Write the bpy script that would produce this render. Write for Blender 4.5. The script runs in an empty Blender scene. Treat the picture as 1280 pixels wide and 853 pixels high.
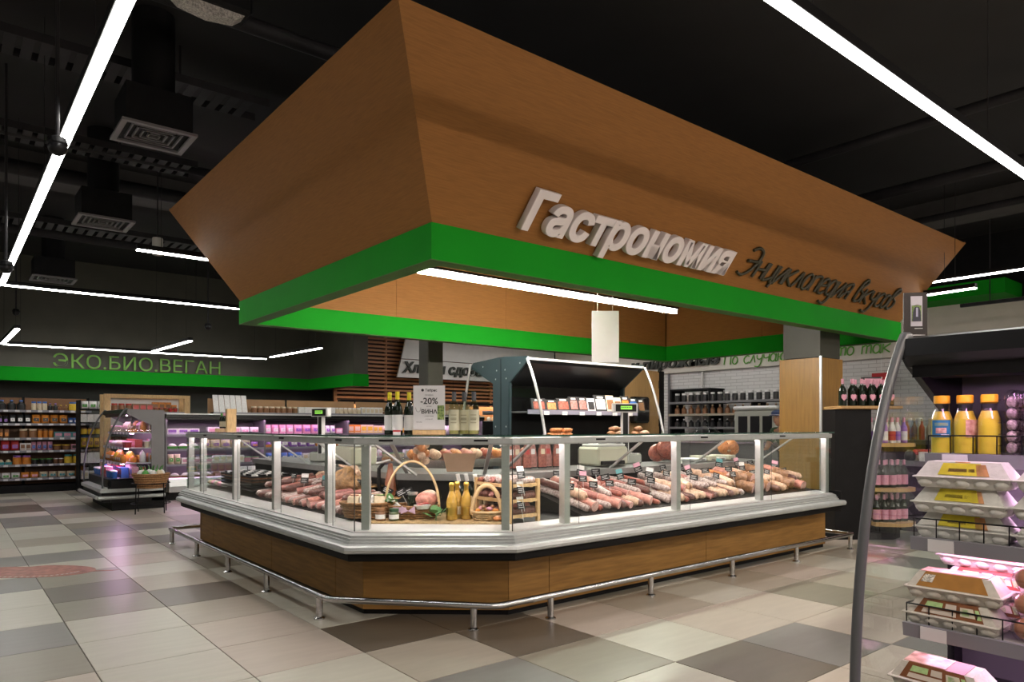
import bpy, bmesh, math, random
from mathutils import Vector, Matrix
rnd = random.Random(7)
R = math.radians
SC = bpy.context.scene
COL = SC.collection

# ------------------------------------------------------------------ camera, world, exposure
cam_d = bpy.data.cameras.new('camera')
cam = bpy.data.objects.new('camera', cam_d)
COL.objects.link(cam)
cam.location = (0, 0, 1.257)
cam.rotation_euler = (R(90), 0, R(50.252 - 90))
cam_d.sensor_width = 36
cam_d.lens = 36 * 886.9 / 1280
cam_d.shift_x = -22.5 / 1280
cam_d.shift_y = 106.3 / 1280
cam_d.clip_start = 0.05
cam_d.clip_end = 100
SC.camera = cam
SC.view_settings.view_transform = 'Standard'
SC.view_settings.look = 'None'
SC.view_settings.exposure = 0.0
SC.view_settings.gamma = 1.0
SC.view_settings.use_curve_mapping = False
W = bpy.data.worlds.new('world')
SC.world = W
W.use_nodes = True
W.node_tree.nodes['Background'].inputs[0].default_value = (0.8, 0.9, 1.0, 1)
W.node_tree.nodes['Background'].inputs[1].default_value = 0.004
LED_POWER = 27.0        # ceiling strips
CASE_POWER = 40.0       # strips inside the deli counter
FRIDGE_POWER = 27.0      # violet strips inside the fridges

# ------------------------------------------------------------------ materials
MATS = {}

def mat(name, col, rough=0.5, metal=0.0, noise=0.0, scale=20.0, stretch=None, emit=0.0, alpha=None,
        bump=0.0, spec=0.5, col2=None, detail=3.0, trans=0.0, sss=0.0):
    if name in MATS:
        return MATS[name]
    m = bpy.data.materials.new(name)
    m.use_nodes = True
    nt = m.node_tree
    p = nt.nodes['Principled BSDF']
    p.inputs['Base Color'].default_value = (*col, 1)
    p.inputs['Roughness'].default_value = rough
    p.inputs['Metallic'].default_value = metal
    p.inputs['Specular IOR Level'].default_value = spec
    if trans:
        p.inputs['Transmission Weight'].default_value = trans
    if emit:
        p.inputs['Emission Color'].default_value = (*col, 1)
        p.inputs['Emission Strength'].default_value = emit
    if noise or col2 or bump:
        tc = nt.nodes.new('ShaderNodeTexCoord')
        mp = nt.nodes.new('ShaderNodeMapping')
        mp.inputs['Scale'].default_value = stretch or (1, 1, 1)
        nz = nt.nodes.new('ShaderNodeTexNoise')
        nz.inputs['Scale'].default_value = scale
        nz.inputs['Detail'].default_value = detail
        nt.links.new(tc.outputs['Object'], mp.inputs['Vector'])
        nt.links.new(mp.outputs['Vector'], nz.inputs['Vector'])
        rp = nt.nodes.new('ShaderNodeValToRGB')
        rp.color_ramp.elements[0].position = 0.32
        rp.color_ramp.elements[1].position = 0.68
        a = tuple(max(0, c * (1 - noise)) for c in col)
        b = col2 if col2 else tuple(min(1, c * (1 + noise)) for c in col)
        rp.color_ramp.elements[0].color = (*a, 1)
        rp.color_ramp.elements[1].color = (*b, 1)
        nt.links.new(nz.outputs['Fac'], rp.inputs['Fac'])
        nt.links.new(rp.outputs['Color'], p.inputs['Base Color'])
        if bump:
            bp = nt.nodes.new('ShaderNodeBump')
            bp.inputs['Strength'].default_value = bump
            bp.inputs['Distance'].default_value = 0.004
            nt.links.new(nz.outputs['Fac'], bp.inputs['Height'])
            nt.links.new(bp.outputs['Normal'], p.inputs['Normal'])
    MATS[name] = m
    return m

def glass_mat(name, tint=(0.93, 0.97, 0.95), rough=0.02, k=0.7):
    m = bpy.data.materials.new(name)
    m.use_nodes = True
    nt = m.node_tree
    nt.nodes.remove(nt.nodes['Principled BSDF'])
    out = nt.nodes['Material Output']
    t = nt.nodes.new('ShaderNodeBsdfTransparent')
    t.inputs['Color'].default_value = (*tint, 1)
    g = nt.nodes.new('ShaderNodeBsdfGlossy')
    g.inputs['Roughness'].default_value = rough
    lw = nt.nodes.new('ShaderNodeLayerWeight')
    lw.inputs['Blend'].default_value = 0.5
    pw = nt.nodes.new('ShaderNodeMath')
    pw.operation = 'POWER'
    pw.inputs[1].default_value = 4.0
    nt.links.new(lw.outputs['Facing'], pw.inputs[0])
    mu = nt.nodes.new('ShaderNodeMath')
    mu.operation = 'MULTIPLY_ADD'
    mu.inputs[1].default_value = k * 0.9
    mu.inputs[2].default_value = k * 0.045
    mx = nt.nodes.new('ShaderNodeMixShader')
    nt.links.new(pw.outputs[0], mu.inputs[0])
    nt.links.new(mu.outputs[0], mx.inputs['Fac'])
    nt.links.new(t.outputs[0], mx.inputs[1])
    nt.links.new(g.outputs[0], mx.inputs[2])
    nt.links.new(mx.outputs[0], out.inputs['Surface'])
    MATS[name] = m
    return m

def brick_mat(name, c1, c2, mortar, w, hgt, axis):
    m = bpy.data.materials.new(name)
    m.use_nodes = True
    nt = m.node_tree
    p = nt.nodes['Principled BSDF']
    p.inputs['Roughness'].default_value = 0.25
    tc = nt.nodes.new('ShaderNodeTexCoord')
    sx = nt.nodes.new('ShaderNodeSeparateXYZ')
    cb = nt.nodes.new('ShaderNodeCombineXYZ')
    br = nt.nodes.new('ShaderNodeTexBrick')
    nt.links.new(tc.outputs['Object'], sx.inputs[0])
    nt.links.new(sx.outputs[axis], cb.inputs[0])
    nt.links.new(sx.outputs[2], cb.inputs[1])
    nt.links.new(cb.outputs[0], br.inputs['Vector'])
    br.inputs['Color1'].default_value = (*c1, 1)
    br.inputs['Color2'].default_value = (*c2, 1)
    br.inputs['Mortar'].default_value = (*mortar, 1)
    br.inputs['Scale'].default_value = 1
    br.inputs['Mortar Size'].default_value = 0.006
    br.inputs['Brick Width'].default_value = w
    br.inputs['Row Height'].default_value = hgt
    nt.links.new(br.outputs['Color'], p.inputs['Base Color'])
    MATS[name] = m
    return m

WOOD = (0.25, 0.108, 0.028)
woodX = mat('oak veneer along x', WOOD, 0.6, spec=0.15, noise=0.10, scale=14, stretch=(0.5, 9, 9), detail=6)
woodY = mat('oak veneer along y', WOOD, 0.6, spec=0.15, noise=0.10, scale=14, stretch=(9, 0.5, 9), detail=6)
cwood = mat('counter oak', (0.26, 0.138, 0.037), 0.5, spec=0.25, noise=0.2, scale=5, stretch=(0.8, 0.8, 9), detail=6)
lwood = mat('light oak', (0.42, 0.25, 0.10), 0.5, noise=0.14, scale=8, stretch=(9, 9, 0.6))
pine = mat('pale pine', (0.55, 0.36, 0.17), 0.55, noise=0.15, scale=14, stretch=(4, 4, 1))
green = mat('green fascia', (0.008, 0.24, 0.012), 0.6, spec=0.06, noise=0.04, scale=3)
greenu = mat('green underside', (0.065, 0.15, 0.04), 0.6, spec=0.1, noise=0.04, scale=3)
blackm = mat('black paint', (0.006, 0.006, 0.0065), 0.55, spec=0.15, noise=0.2, scale=9)
blackg = mat('black plastic', (0.007, 0.007, 0.008), 0.3, spec=0.25)
darkoil = mat('dark olive paint', (0.042, 0.042, 0.03), 0.6, noise=0.08, scale=5)
ceilm = mat('black ceiling', (0.006, 0.0057, 0.006), 0.8, noise=0.3, scale=2)
ductm = mat('dark duct', (0.020, 0.019, 0.021), 0.6, spec=0.2, noise=0.2, scale=5)
alu = mat('brushed aluminium', (0.56, 0.57, 0.57), 0.36, 0.75, noise=0.06, scale=30, stretch=(1, 1, 12))
alup = mat('painted aluminium', (0.42, 0.445, 0.44), 0.34, 0.35, noise=0.05, scale=20)
steel = mat('stainless steel', (0.55, 0.55, 0.55), 0.22, 1.0, noise=0.06, scale=14, stretch=(1, 1, 8))
steelw = mat('white steel', (0.54, 0.54, 0.54), 0.32, 0.2, noise=0.04, scale=9)
whitem = mat('white paint', (0.66, 0.64, 0.62), 0.6, noise=0.04, scale=6)
whitep = mat('white print', (0.78, 0.77, 0.76), 0.45)
paper = mat('paper', (0.62, 0.61, 0.62), 0.6, noise=0.03, scale=9)
ink = mat('dark ink', (0.02, 0.02, 0.022), 0.6)
teal = mat('teal grey steel', (0.030, 0.052, 0.06), 0.4, noise=0.05, scale=6)
greyp = mat('grey panel', (0.15, 0.145, 0.15), 0.45, noise=0.05, scale=6)
tube_grey = mat('grey tube', (0.075, 0.08, 0.085), 0.4, noise=0.05, scale=9)
glass = glass_mat('clear glass')
glassd = glass_mat('side glass', (0.9, 0.93, 0.93), 0.02, 0.55)
glass_edge = mat('green glass edge', (0.02, 0.07, 0.05), 0.15)
bottle_glass = glass_mat('bottle glass', (0.80, 0.86, 0.74), 0.03, 0.9)
film = glass_mat('plastic film', (0.92, 0.90, 0.93), 0.12, 1.2)
led = mat('led diffuser', (1.0, 0.97, 0.92), 0.5, emit=LED_POWER)
led_front = mat('warm led diffuser', (1.0, 0.86, 0.76), 0.5, emit=115)
led_in = mat('canopy led diffuser', (1.0, 0.93, 0.84), 0.5, emit=250)
led_pink = mat('pinkish case strip', (1.0, 0.80, 0.78), 0.5, emit=CASE_POWER)
led_violet = mat('violet fridge strip', (1.0, 0.56, 0.95), 0.5, emit=FRIDGE_POWER)
lcd = mat('green display', (0.32, 0.85, 0.10), 0.5, emit=0.55)
burlap = mat('burlap', (0.36, 0.24, 0.11), 0.9, noise=0.35, scale=120, bump=0.6)
wicker = mat('wicker', (0.26, 0.13, 0.05), 0.7, noise=0.4, scale=60, bump=0.5)
cane = mat('pale cane', (0.55, 0.38, 0.20), 0.6, noise=0.2, scale=30)
leafm = mat('leaf', (0.045, 0.15, 0.03), 0.5, noise=0.4, scale=25)
gold = mat('gold foil', (0.62, 0.40, 0.08), 0.3, 0.9)
amber = mat('sparkling wine', (0.42, 0.25, 0.05), 0.1, noise=0.2, scale=30)
darkglass = mat('dark wine glass', (0.008, 0.014, 0.008), 0.08)
juice = mat('yellow juice', (0.74, 0.66, 0.05), 0.3, noise=0.06, scale=10)
yellowcap = mat('yellow cap', (0.85, 0.48, 0.02), 0.4)
pulp = mat('grey paper pulp', (0.60, 0.60, 0.56), 0.85, noise=0.06, scale=80, bump=0.3)
pulpb = mat('tan paper pulp', (0.55, 0.52, 0.46), 0.85, noise=0.06, scale=80, bump=0.3)
skinm = mat('skin', (0.42, 0.23, 0.15), 0.5, noise=0.05, scale=20)

PAL = {
    'red': (0.45, 0.03, 0.03), 'orange': (0.62, 0.22, 0.03), 'yellow': (0.66, 0.45, 0.04), 'green': (0.07, 0.27, 0.05),
    'blue': (0.04, 0.13, 0.42), 'violet': (0.26, 0.11, 0.42), 'pink': (0.62, 0.28, 0.38), 'white': (0.68, 0.67, 0.66),
    'cream': (0.60, 0.51, 0.36), 'brown': (0.22, 0.10, 0.045), 'black': (0.018, 0.018, 0.02), 'teal': (0.05, 0.28, 0.30),
}
for k, c in PAL.items():
    mat('pack ' + k, c, 0.38, noise=0.10, scale=40)

# ------------------------------------------------------------------ mesh building
class MB:
    def __init__(self):
        self.v, self.f, self.mi, self.sm = [], [], [], []

    def add(self, vs, fs, mi=0, smooth=False):
        o = len(self.v)
        self.v += [tuple(p) for p in vs]
        for f in fs:
            self.f.append(tuple(o + i for i in f))
            self.mi.append(mi)
            self.sm.append(smooth)
        return self

    def box(self, x0, x1, y0, y1, z0, z1, mi=0):
        vs = [(x, y, z) for z in (z0, z1) for y in (y0, y1) for x in (x0, x1)]
        return self.add(vs, [(0, 2, 3, 1), (4, 5, 7, 6), (0, 1, 5, 4), (2, 6, 7, 3), (0, 4, 6, 2), (1, 3, 7, 5)], mi)

    def cbox(self, x0, x1, y0, y1, z0, z1, c=0.004, mi=0):
        # box with chamfered vertical and top edges
        bm = bmesh.new()
        bmesh.ops.create_cube(bm, size=1)
        for v in bm.verts:
            v.co = ((x0 + x1) / 2 + v.co.x * (x1 - x0), (y0 + y1) / 2 + v.co.y * (y1 - y0), (z0 + z1) / 2 + v.co.z * (z1 - z0))
        bmesh.ops.bevel(bm, geom=list(bm.edges), offset=c, segments=1, affect='EDGES')
        bm.verts.index_update()
        self.add([v.co[:] for v in bm.verts], [tuple(v.index for v in f.verts) for f in bm.faces], mi)
        bm.free()
        return self

    def bar(self, p0, p1, w, d, mi=0, up=(0, 0, 1)):
        # rectangular bar from p0 to p1, w across, d in the 'up' sense
        p0, p1 = Vector(p0), Vector(p1)
        t = (p1 - p0).normalized()
        s = t.cross(Vector(up))
        if s.length < 1e-4:
            s = t.cross(Vector((1, 0, 0)))
        s.normalize()
        u = s.cross(t)
        vs = []
        for p in (p0, p1):
            for a, b in ((-1, -1), (1, -1), (1, 1), (-1, 1)):
                vs.append(p + s * a * w / 2 + u * b * d / 2)
        return self.add(vs, [(3, 2, 1, 0), (4, 5, 6, 7), (0, 1, 5, 4), (1, 2, 6, 5), (2, 3, 7, 6), (3, 0, 4, 7)], mi)

    def tube(self, pts, r, n=8, mi=0, caps=True, closed=False, sx=1.0, sy=1.0):
        pts = [Vector(p) for p in pts]
        rs = r if isinstance(r, (list, tuple)) else [r] * len(pts)
        rings = []
        prev = None
        m = len(pts)
        for i, p in enumerate(pts):
            if closed:
                t = pts[(i + 1) % m] - pts[i - 1]
            else:
                t = pts[min(i + 1, m - 1)] - pts[max(i - 1, 0)]
            t.normalize()
            if prev is None:
                a = Vector((0, 0, 1)) if abs(t.z) < 0.9 else Vector((1, 0, 0))
                s = t.cross(a).normalized()
            else:
                s = (prev - t * prev.dot(t)).normalized()
            prev = s
            u = t.cross(s)
            rings.append([p + (s * math.cos(2 * math.pi * k / n) * sx + u * math.sin(2 * math.pi * k / n) * sy) * rs[i] for k in range(n)])
        vs = [q for ring in rings for q in ring]
        fs = []
        for i in range(m if closed else m - 1):
            j = (i + 1) % m
            for k in range(n):
                k2 = (k + 1) % n
                fs.append((i * n + k, i * n + k2, j * n + k2, j * n + k))
        self.add(vs, fs, mi, True)
        if caps and not closed:
            self.add(rings[0], [tuple(range(n - 1, -1, -1))], mi)
            self.add(rings[-1], [tuple(range(n))], mi)
        return self

    def lathe(self, prof, n=16, mi=0, c=(0, 0, 0), axis='z', mis=None, sm=True):
        # prof: (r, z) from bottom to top; mis: material per profile segment
        def pt(r, z, k):
            a = 2 * math.pi * k / n
            x, y = r * math.cos(a), r * math.sin(a)
            if axis == 'z':
                return (c[0] + x, c[1] + y, c[2] + z)
            if axis == 'x':
                return (c[0] + z, c[1] + x, c[2] + y)
            return (c[0] + y, c[1] + z, c[2] + x)
        for i in range(len(prof) - 1):
            (r0, z0), (r1, z1) = prof[i], prof[i + 1]
            m_ = mis[i] if mis else mi
            if r0 < 1e-6 and r1 < 1e-6:
                continue
            if r0 < 1e-6:
                vs = [pt(0, z0, 0)] + [pt(r1, z1, k) for k in range(n)]
                fs = [(0, (k + 1) % n + 1, k + 1) for k in range(n)]
            elif r1 < 1e-6:
                vs = [pt(0, z1, 0)] + [pt(r0, z0, k) for k in range(n)]
                fs = [(0, k + 1, (k + 1) % n + 1) for k in range(n)]
            else:
                vs = [pt(r0, z0, k) for k in range(n)] + [pt(r1, z1, k) for k in range(n)]
                fs = [(k, (k + 1) % n, n + (k + 1) % n, n + k) for k in range(n)]
            self.add(vs, fs, m_, sm)
        return self

    def prism(self, poly, axis, a, b, mi=0):
        # poly 2-D, extruded along axis from a to b; axis x: (y,z), y: (x,z), z: (x,y)
        def pt(p, t):
            return {'x': (t, p[0], p[1]), 'y': (p[0], t, p[1]), 'z': (p[0], p[1], t)}[axis]
        n = len(poly)
        vs = [pt(p, a) for p in poly] + [pt(p, b) for p in poly]
        fs = [tuple(range(n - 1, -1, -1)), tuple(range(n, 2 * n))]
        fs += [(i, (i + 1) % n, n + (i + 1) % n, n + i) for i in range(n)]
        return self.add(vs, fs, mi)

    def quad(self, a, b, c, d, mi=0):
        return self.add([a, b, c, d], [(0, 1, 2, 3)], mi)

    def slab(self, a, b, c, d, th, mi=0):
        # quad a-b-c-d thickened by th against its normal
        a, b, c, d = map(Vector, (a, b, c, d))
        n = (b - a).cross(d - a).normalized() * th
        vs = [a, b, c, d, a - n, b - n, c - n, d - n]
        return self.add(vs, [(0, 1, 2, 3), (7, 6, 5, 4), (0, 4, 5, 1), (1, 5, 6, 2), (2, 6, 7, 3), (3, 7, 4, 0)], mi)

    def ball(self, c, rx, ry=None, rz=None, n=12, m=7, mi=0):
        ry = rx if ry is None else ry
        rz = rx if rz is None else rz
        vs = [(c[0], c[1], c[2] - rz)]
        for i in range(1, m):
            t = math.pi * i / m
            for k in range(n):
                a = 2 * math.pi * k / n
                vs.append((c[0] + rx * math.sin(t) * math.cos(a), c[1] + ry * math.sin(t) * math.sin(a), c[2] - rz * math.cos(t)))
        vs.append((c[0], c[1], c[2] + rz))
        fs = [(0, 1 + (k + 1) % n, 1 + k) for k in range(n)]
        for i in range(m - 2):
            for k in range(n):
                a0 = 1 + i * n + k
                a1 = 1 + i * n + (k + 1) % n
                fs.append((a0, a1, a1 + n, a0 + n))
        top = len(vs) - 1
        b = 1 + (m - 2) * n
        fs += [(b + k, b + (k + 1) % n, top) for k in range(n)]
        return self.add(vs, fs, mi, True)

    def xf(self, M):
        self.v = [tuple(M @ Vector(p)) for p in self.v]
        return self

    def mesh(self, name, mats):
        me = bpy.data.meshes.new(name)
        me.from_pydata(self.v, [], self.f)
        if not isinstance(mats, (list, tuple)):
            mats = [mats]
        for m in mats:
            me.materials.append(m)
        me.polygons.foreach_set('material_index', self.mi)
        me.polygons.foreach_set('use_smooth', self.sm)
        me.update()
        return me

    def build(self, name, mats, parent=None, loc=None, label=None, kind=None):
        return obj(name, self.mesh(name, mats), parent, loc, label=label, kind=kind)


def obj(name, me, parent=None, loc=None, rot=None, label=None, cat=None, group=None, kind=None, scale=None):
    o = bpy.data.objects.new(name, me)
    COL.objects.link(o)
    if parent:
        o.parent = parent
    if loc is not None:
        o.location = loc
    if rot is not None:
        o.rotation_euler = rot
    if scale is not None:
        o.scale = scale
    if label:
        o['label'] = label
    if cat:
        o['category'] = cat
    if group:
        o['group'] = group
    if kind:
        o['kind'] = kind
    return o


def thing(name, label, cat, loc=(0, 0, 0), rotz=0.0, group=None, rot=None):
    return obj(name, None, None, loc, rot or (0, 0, rotz), label, cat, group)


def struct(name, mb, m):
    return mb.build(name, m, kind='structure')


ORD = ('first second third fourth fifth sixth seventh eighth ninth tenth eleventh twelfth thirteenth fourteenth fifteenth sixteenth '
       'seventeenth eighteenth nineteenth twentieth').split()
TENS = ['twenty', 'thirty', 'forty', 'fifty', 'sixty', 'seventy', 'eighty', 'ninety']

def ordw(i):
    if i < 20:
        return ORD[i]
    t, u = divmod(i + 1, 10)
    if u == 0:
        return TENS[t - 2][:-1] + 'ieth'
    return TENS[t - 2] + '-' + ORD[u - 1]

def F(o, u, v):
    u, v = Vector(u).normalized(), Vector(v).normalized()
    n = u.cross(v)
    return Matrix(((u.x, v.x, n.x, o[0]), (u.y, v.y, n.y, o[1]), (u.z, v.z, n.z, o[2]), (0, 0, 0, 1)))

# ------------------------------------------------------------------ lettering
DG = None
def text_raw(s, size=1.0, extrude=0.0, offset=0.0, shear=0.0, bevel=0.0, align='LEFT', sx=1.0):
    cu = bpy.data.curves.new('lettering', 'FONT')
    cu.body = s
    cu.size = size
    cu.extrude = extrude
    cu.offset = offset
    cu.shear = shear
    cu.bevel_depth = bevel
    cu.resolution_u = 3
    cu.align_x = align
    o = bpy.data.objects.new('lettering', cu)
    COL.objects.link(o)
    bpy.context.view_layer.update()
    dg = bpy.context.evaluated_depsgraph_get()
    me = bpy.data.meshes.new_from_object(o.evaluated_get(dg))
    bpy.data.objects.remove(o)
    bpy.data.curves.remove(cu)
    if sx != 1.0:
        for v in me.vertices:
            v.co.x *= sx
    return me

def bbox(me):
    xs = [v.co.x for v in me.vertices]
    return (min(xs), max(xs)) if xs else (0, 0)

def text_on(parent, name, s, M, size, m, extrude=0.001, offset=0.0, shear=0.0, align='LEFT', width=None, bevel=0.0, label=None):
    """whole line of print as one mesh, in frame M (columns u, v, normal)"""
    me = text_raw(s, size, extrude, offset, shear, bevel, align)
    k = 1.0
    if width:
        a, b = bbox(me)
        k = width / max(1e-6, b - a)
    for v in me.vertices:
        v.co = M @ Vector((v.co.x * k, v.co.y, v.co.z))
    me.materials.clear()
    me.materials.append(m)
    return obj(name, me, parent, label=label)

def letters_on(parent, s, M, size, m, width, extrude, offset=0.0, shear=0.0, bevel=0.0, name='letter'):
    full = text_raw(s, size, extrude, offset, shear, bevel)
    a, b = bbox(full)
    k = width / (b - a)
    ref = bbox(text_raw('I', size, 0, 0, 0))[1]
    out = []
    for i, ch in enumerate(s):
        if ch == ' ':
            continue
        adv = bbox(text_raw(s[:i] + 'I', size, 0, 0, 0))[1] - ref if i else 0.0
        me = text_raw(ch, size, extrude, offset, shear, bevel)
        for v in me.vertices:
            v.co = M @ Vector(((v.co.x + adv - a) * k, v.co.y, v.co.z))
        me.materials.clear()
        me.materials.append(m)
        out.append(obj(name, me, parent))
    return out

def ell(x=0.0, w=0.48, y0=0.0, y1=1.0, n=14):
    return [(x + w / 2 + w / 2 * math.cos(2 * math.pi * k / n + 1.2), (y0 + y1) / 2 + (y1 - y0) / 2 * math.sin(2 * math.pi * k / n + 1.2)) for k in range(n + 1)]

HAND = {
    'Э': (0.95, [[(0.15, 1.45), (.4, 1.65), (.72, 1.5), (.8, 1.0), (.62, .35), (.3, 0), (0, .1)], [(.2, .85), (.85, .9)]]),
    'н': (0.62, [[(0, 1), (0, 0)], [(0, .5), (.5, .55)], [(.5, 1), (.5, 0)]]),
    'ц': (0.66, [[(0, 1), (0, .15), (.12, 0), (.5, .25)], [(.5, 1), (.5, 0), (.6, -.05), (.55, -.35)]]),
    'и': (0.62, [[(0, 1), (0, .1), (.08, 0), (.5, 1)], [(.5, 1), (.5, 0)]]),
    'к': (0.62, [[(0, 1), (0, 0)], [(.5, 1), (.05, .5)], [(.05, .5), (.52, 0)]]),
    'л': (0.62, [[(0, 0), (.12, .25), (.3, 1)], [(.3, 1), (.5, 0)]]),
    'о': (0.6, [ell()]),
    'п': (0.62, [[(0, 1), (0, 0)], [(0, .85), (.25, 1), (.48, .9), (.5, 0)]]),
    'е': (0.6, [[(.03, .5), (.48, .6), (.38, .95), (.15, .92), (.0, .5), (.1, .08), (.32, 0), (.5, .15)]]),
    'д': (0.62, [ell(0, .48), [(.5, 1), (.5, -.2), (.3, -.6), (-.05, -.5)]]),
    'я': (0.62, [[(.5, 0), (.5, 1), (.2, .98), (.05, .75), (.2, .5), (.5, .5)], [(.25, .5), (0, 0)]]),
    'в': (0.62, [[(.02, .1), (.0, 1.2), (.2, 1.6), (.36, 1.4), (.1, .9), (.45, .65), (.45, .2), (.2, 0), (.02, .12)]]),
    'у': (0.62, [[(0, 1), (.05, .55), (.25, .4), (.5, .6)], [(.5, 1), (.45, 0), (.25, -.55), (-.1, -.5)]]),
    'с': (0.56, [[(.46, .85), (.3, 1), (.08, .8), (0, .45), (.12, .05), (.33, 0), (.48, .15)]]),
    'ч': (0.62, [[(0, 1), (.05, .6), (.25, .5), (.5, .65)], [(.5, 1), (.5, 0)]]),
    'а': (0.68, [ell(), [(.5, 1), (.5, .1), (.6, 0)]]),
    'ю': (0.78, [[(0, 1), (0, 0)], [(0, .5), (.22, .5)], ell(.22, .46)]),
    'П': (0.85, [[(0.05, 1.45), (0.05, 0)], [(-.1, 1.4), (.7, 1.5)], [(.65, 1.5), (.65, 0)]]),
    'р': (0.62, [[(0, 1), (0, -.6)], [(0, .8), (.3, 1), (.5, .7), (.4, .15), (.0, .15)]]),
    'т': (0.78, [[(0, 1), (0, 0)], [(0, .8), (.22, 1), (.32, .8), (.32, 0)], [(.32, .8), (.54, 1), (.64, .8), (.64, 0)]]),
    ' ': (0.5, []),
}

def smooth_line(p, n=4):
    if len(p) < 3:
        return p
    out = []
    for i in range(len(p) - 1):
        p0, p1, p2, p3 = p[max(i - 1, 0)], p[i], p[i + 1], p[min(i + 2, len(p) - 1)]
        for k in range(n):
            t = k / n
            out.append(tuple(0.5 * (2 * b + (c - a) * t + (2 * a - 5 * b + 4 * c - d) * t * t + (3 * b - a - 3 * c + d) * t ** 3)
                             for a, b, c, d in zip(p0, p1, p2, p3)))
    out.append(p[-1])
    return out

def handwriting(parent, s, M, xh, width, r, m, shear=0.25, name='letter', gap=0.0):
    tot = sum(HAND[c][0] for c in s)
    k = width / tot
    x = 0.0
    for c in s:
        w, strokes = HAND[c]
        mb = MB()
        for st in strokes:
            pts = [(M @ Vector((x + (px * k), py * xh, 0)) + (M.to_3x3() @ Vector((py * xh * shear, 0, 0)))) for px, py in smooth_line(st)]
            mb.tube(pts, r, 6, sy=1.0)
        if strokes:
            mb.build(name, m, parent)
        x += w * k
# ------------------------------------------------------------------ room shell
struct('ceiling', MB().box(-6, 15, -6, 18, 4.6, 4.75), ceilm)
struct('wall_far', MB().box(-6, 15, 17.6, 17.8, 0, 4.6), mat('dark far wall', (0.05, 0.052, 0.045), 0.7, noise=0.06, scale=3))
tilew = brick_mat('white wall tile', (0.66, 0.65, 0.64), (0.60, 0.59, 0.58), (0.42, 0.41, 0.40), 0.30, 0.075, 1)
wr = MB().box(14.0, 14.3, -6, 17.6, 0, 2.565, 0)
struct('wall_right', wr, [tilew])
struct('wall_left', MB().box(-6.2, -6, -6, 17.8, 0, 4.6), whitem)
struct('wall_front', MB().box(-6, 15, -6.2, -6, 0, 4.6), whitem)
sof = MB().box(13.9, 14.3, -6, 15.55, 2.565, 3.42)
struct('trim_1', sof, mat('warm white soffit', (0.60, 0.56, 0.50), 0.65, noise=0.04, scale=4))
tr = struct('trim_2', MB().box(13.2, 14.3, 3.9, 15.5, 3.42, 3.66), green)
struct('wall_right_upper', MB().box(14.05, 14.3, -6, 17.6, 3.42, 4.6), blackm)

# ------------------------------------------------------------------ floor tiles
TONES = {
    'L': ('light tile', (0.47, 0.455, 0.385)), 'P': ('pinkish tile', (0.44, 0.385, 0.325)), 'B': ('beige tile', (0.345, 0.31, 0.25)),
    'T': ('tan tile', (0.235, 0.215, 0.165)), 'G': ('grey tile', (0.185, 0.178, 0.165)), 'D': ('taupe tile', (0.112, 0.093, 0.070)),
}
tmats = {k: mat(n, c, 0.30, noise=0.05, scale=3, stretch=(1, 6, 1), spec=0.45) for k, (n, c) in TONES.items()}
KNOWN = {
    (3, -1): 'L', (4, -1): 'P', (5, -1): 'P', (6, -1): 'T', (7, -1): 'B', (3, -2): 'D', (4, -2): 'G', (5, -2): 'P', (2, -1): 'T', (2, -2): 'L', (3, -3): 'P',
    (3, 0): 'P', (4, 0): 'B', (5, 0): 'L', (6, 0): 'B', (7, 0): 'P', (8, 0): 'L', (2, 0): 'D', (1, 0): 'B', (1, 1): 'D', (2, 1): 'D', (0, 1): 'P', (0, 0): 'L', (0, 2): 'P', (0, 3): 'B',
    (0, 4): 'D', (0, 5): 'B', (0, 6): 'L', (0, 7): 'P', (0, 8): 'L', (0, 9): 'T', (0, 10): 'B', (0, 11): 'G', (0, 12): 'T', (0, 13): 'L',
    (1, 2): 'L', (1, 3): 'L', (1, 4): 'B', (1, 5): 'L', (1, 6): 'T', (1, 7): 'L', (1, 8): 'B', (1, 9): 'G', (1, 10): 'L',
    (-1, 2): 'L', (-1, 3): 'L', (-1, 4): 'T', (-1, 5): 'D', (-1, 6): 'T', (-1, 7): 'L', (-1, 8): 'G', (-1, 9): 'L', (-1, 10): 'B', (-1, 11): 'L', (-1, 12): 'L', (-1, 13): 'G', (-1, 14): 'G', (-1, 15): 'L', (-1, 16): 'D',
    (-2, 2): 'T', (-2, 3): 'G', (-2, 4): 'L', (-2, 5): 'L', (-2, 6): 'G', (-2, 7): 'L', (-2, 8): 'G', (-2, 9): 'P', (-2, 10): 'L', (-2, 11): 'L',
    (-1, 1): 'L', (1, -1): 'G', (0, -1): 'L', (2, -3): 'L', (4, -3): 'P', (5, -3): 'G', (6, -2): 'B', (7, -2): 'T', (8, -1): 'L',
    (3, 1): 'B', (4, 1): 'T', (5, 1): 'L', (6, 1): 'T', (7, 1): 'G', (8, 1): 'T',
}
TX, TY, TS = 1.212, 3.012, 0.6
floor = struct('floor', MB().box(-6, 15, -6, 18, -0.14, -0.004), mat('grout', (0.10, 0.09, 0.075), 0.8))
tile_mesh = {}
for k in TONES:
    tile_mesh[k] = MB().cbox(-0.2975, 0.2975, -0.2975, 0.2975, -0.012, 0, 0.0015).mesh('tile', tmats[k])
fw = (math.cos(R(50.252)), math.sin(R(50.252)))
cells = []
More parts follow.
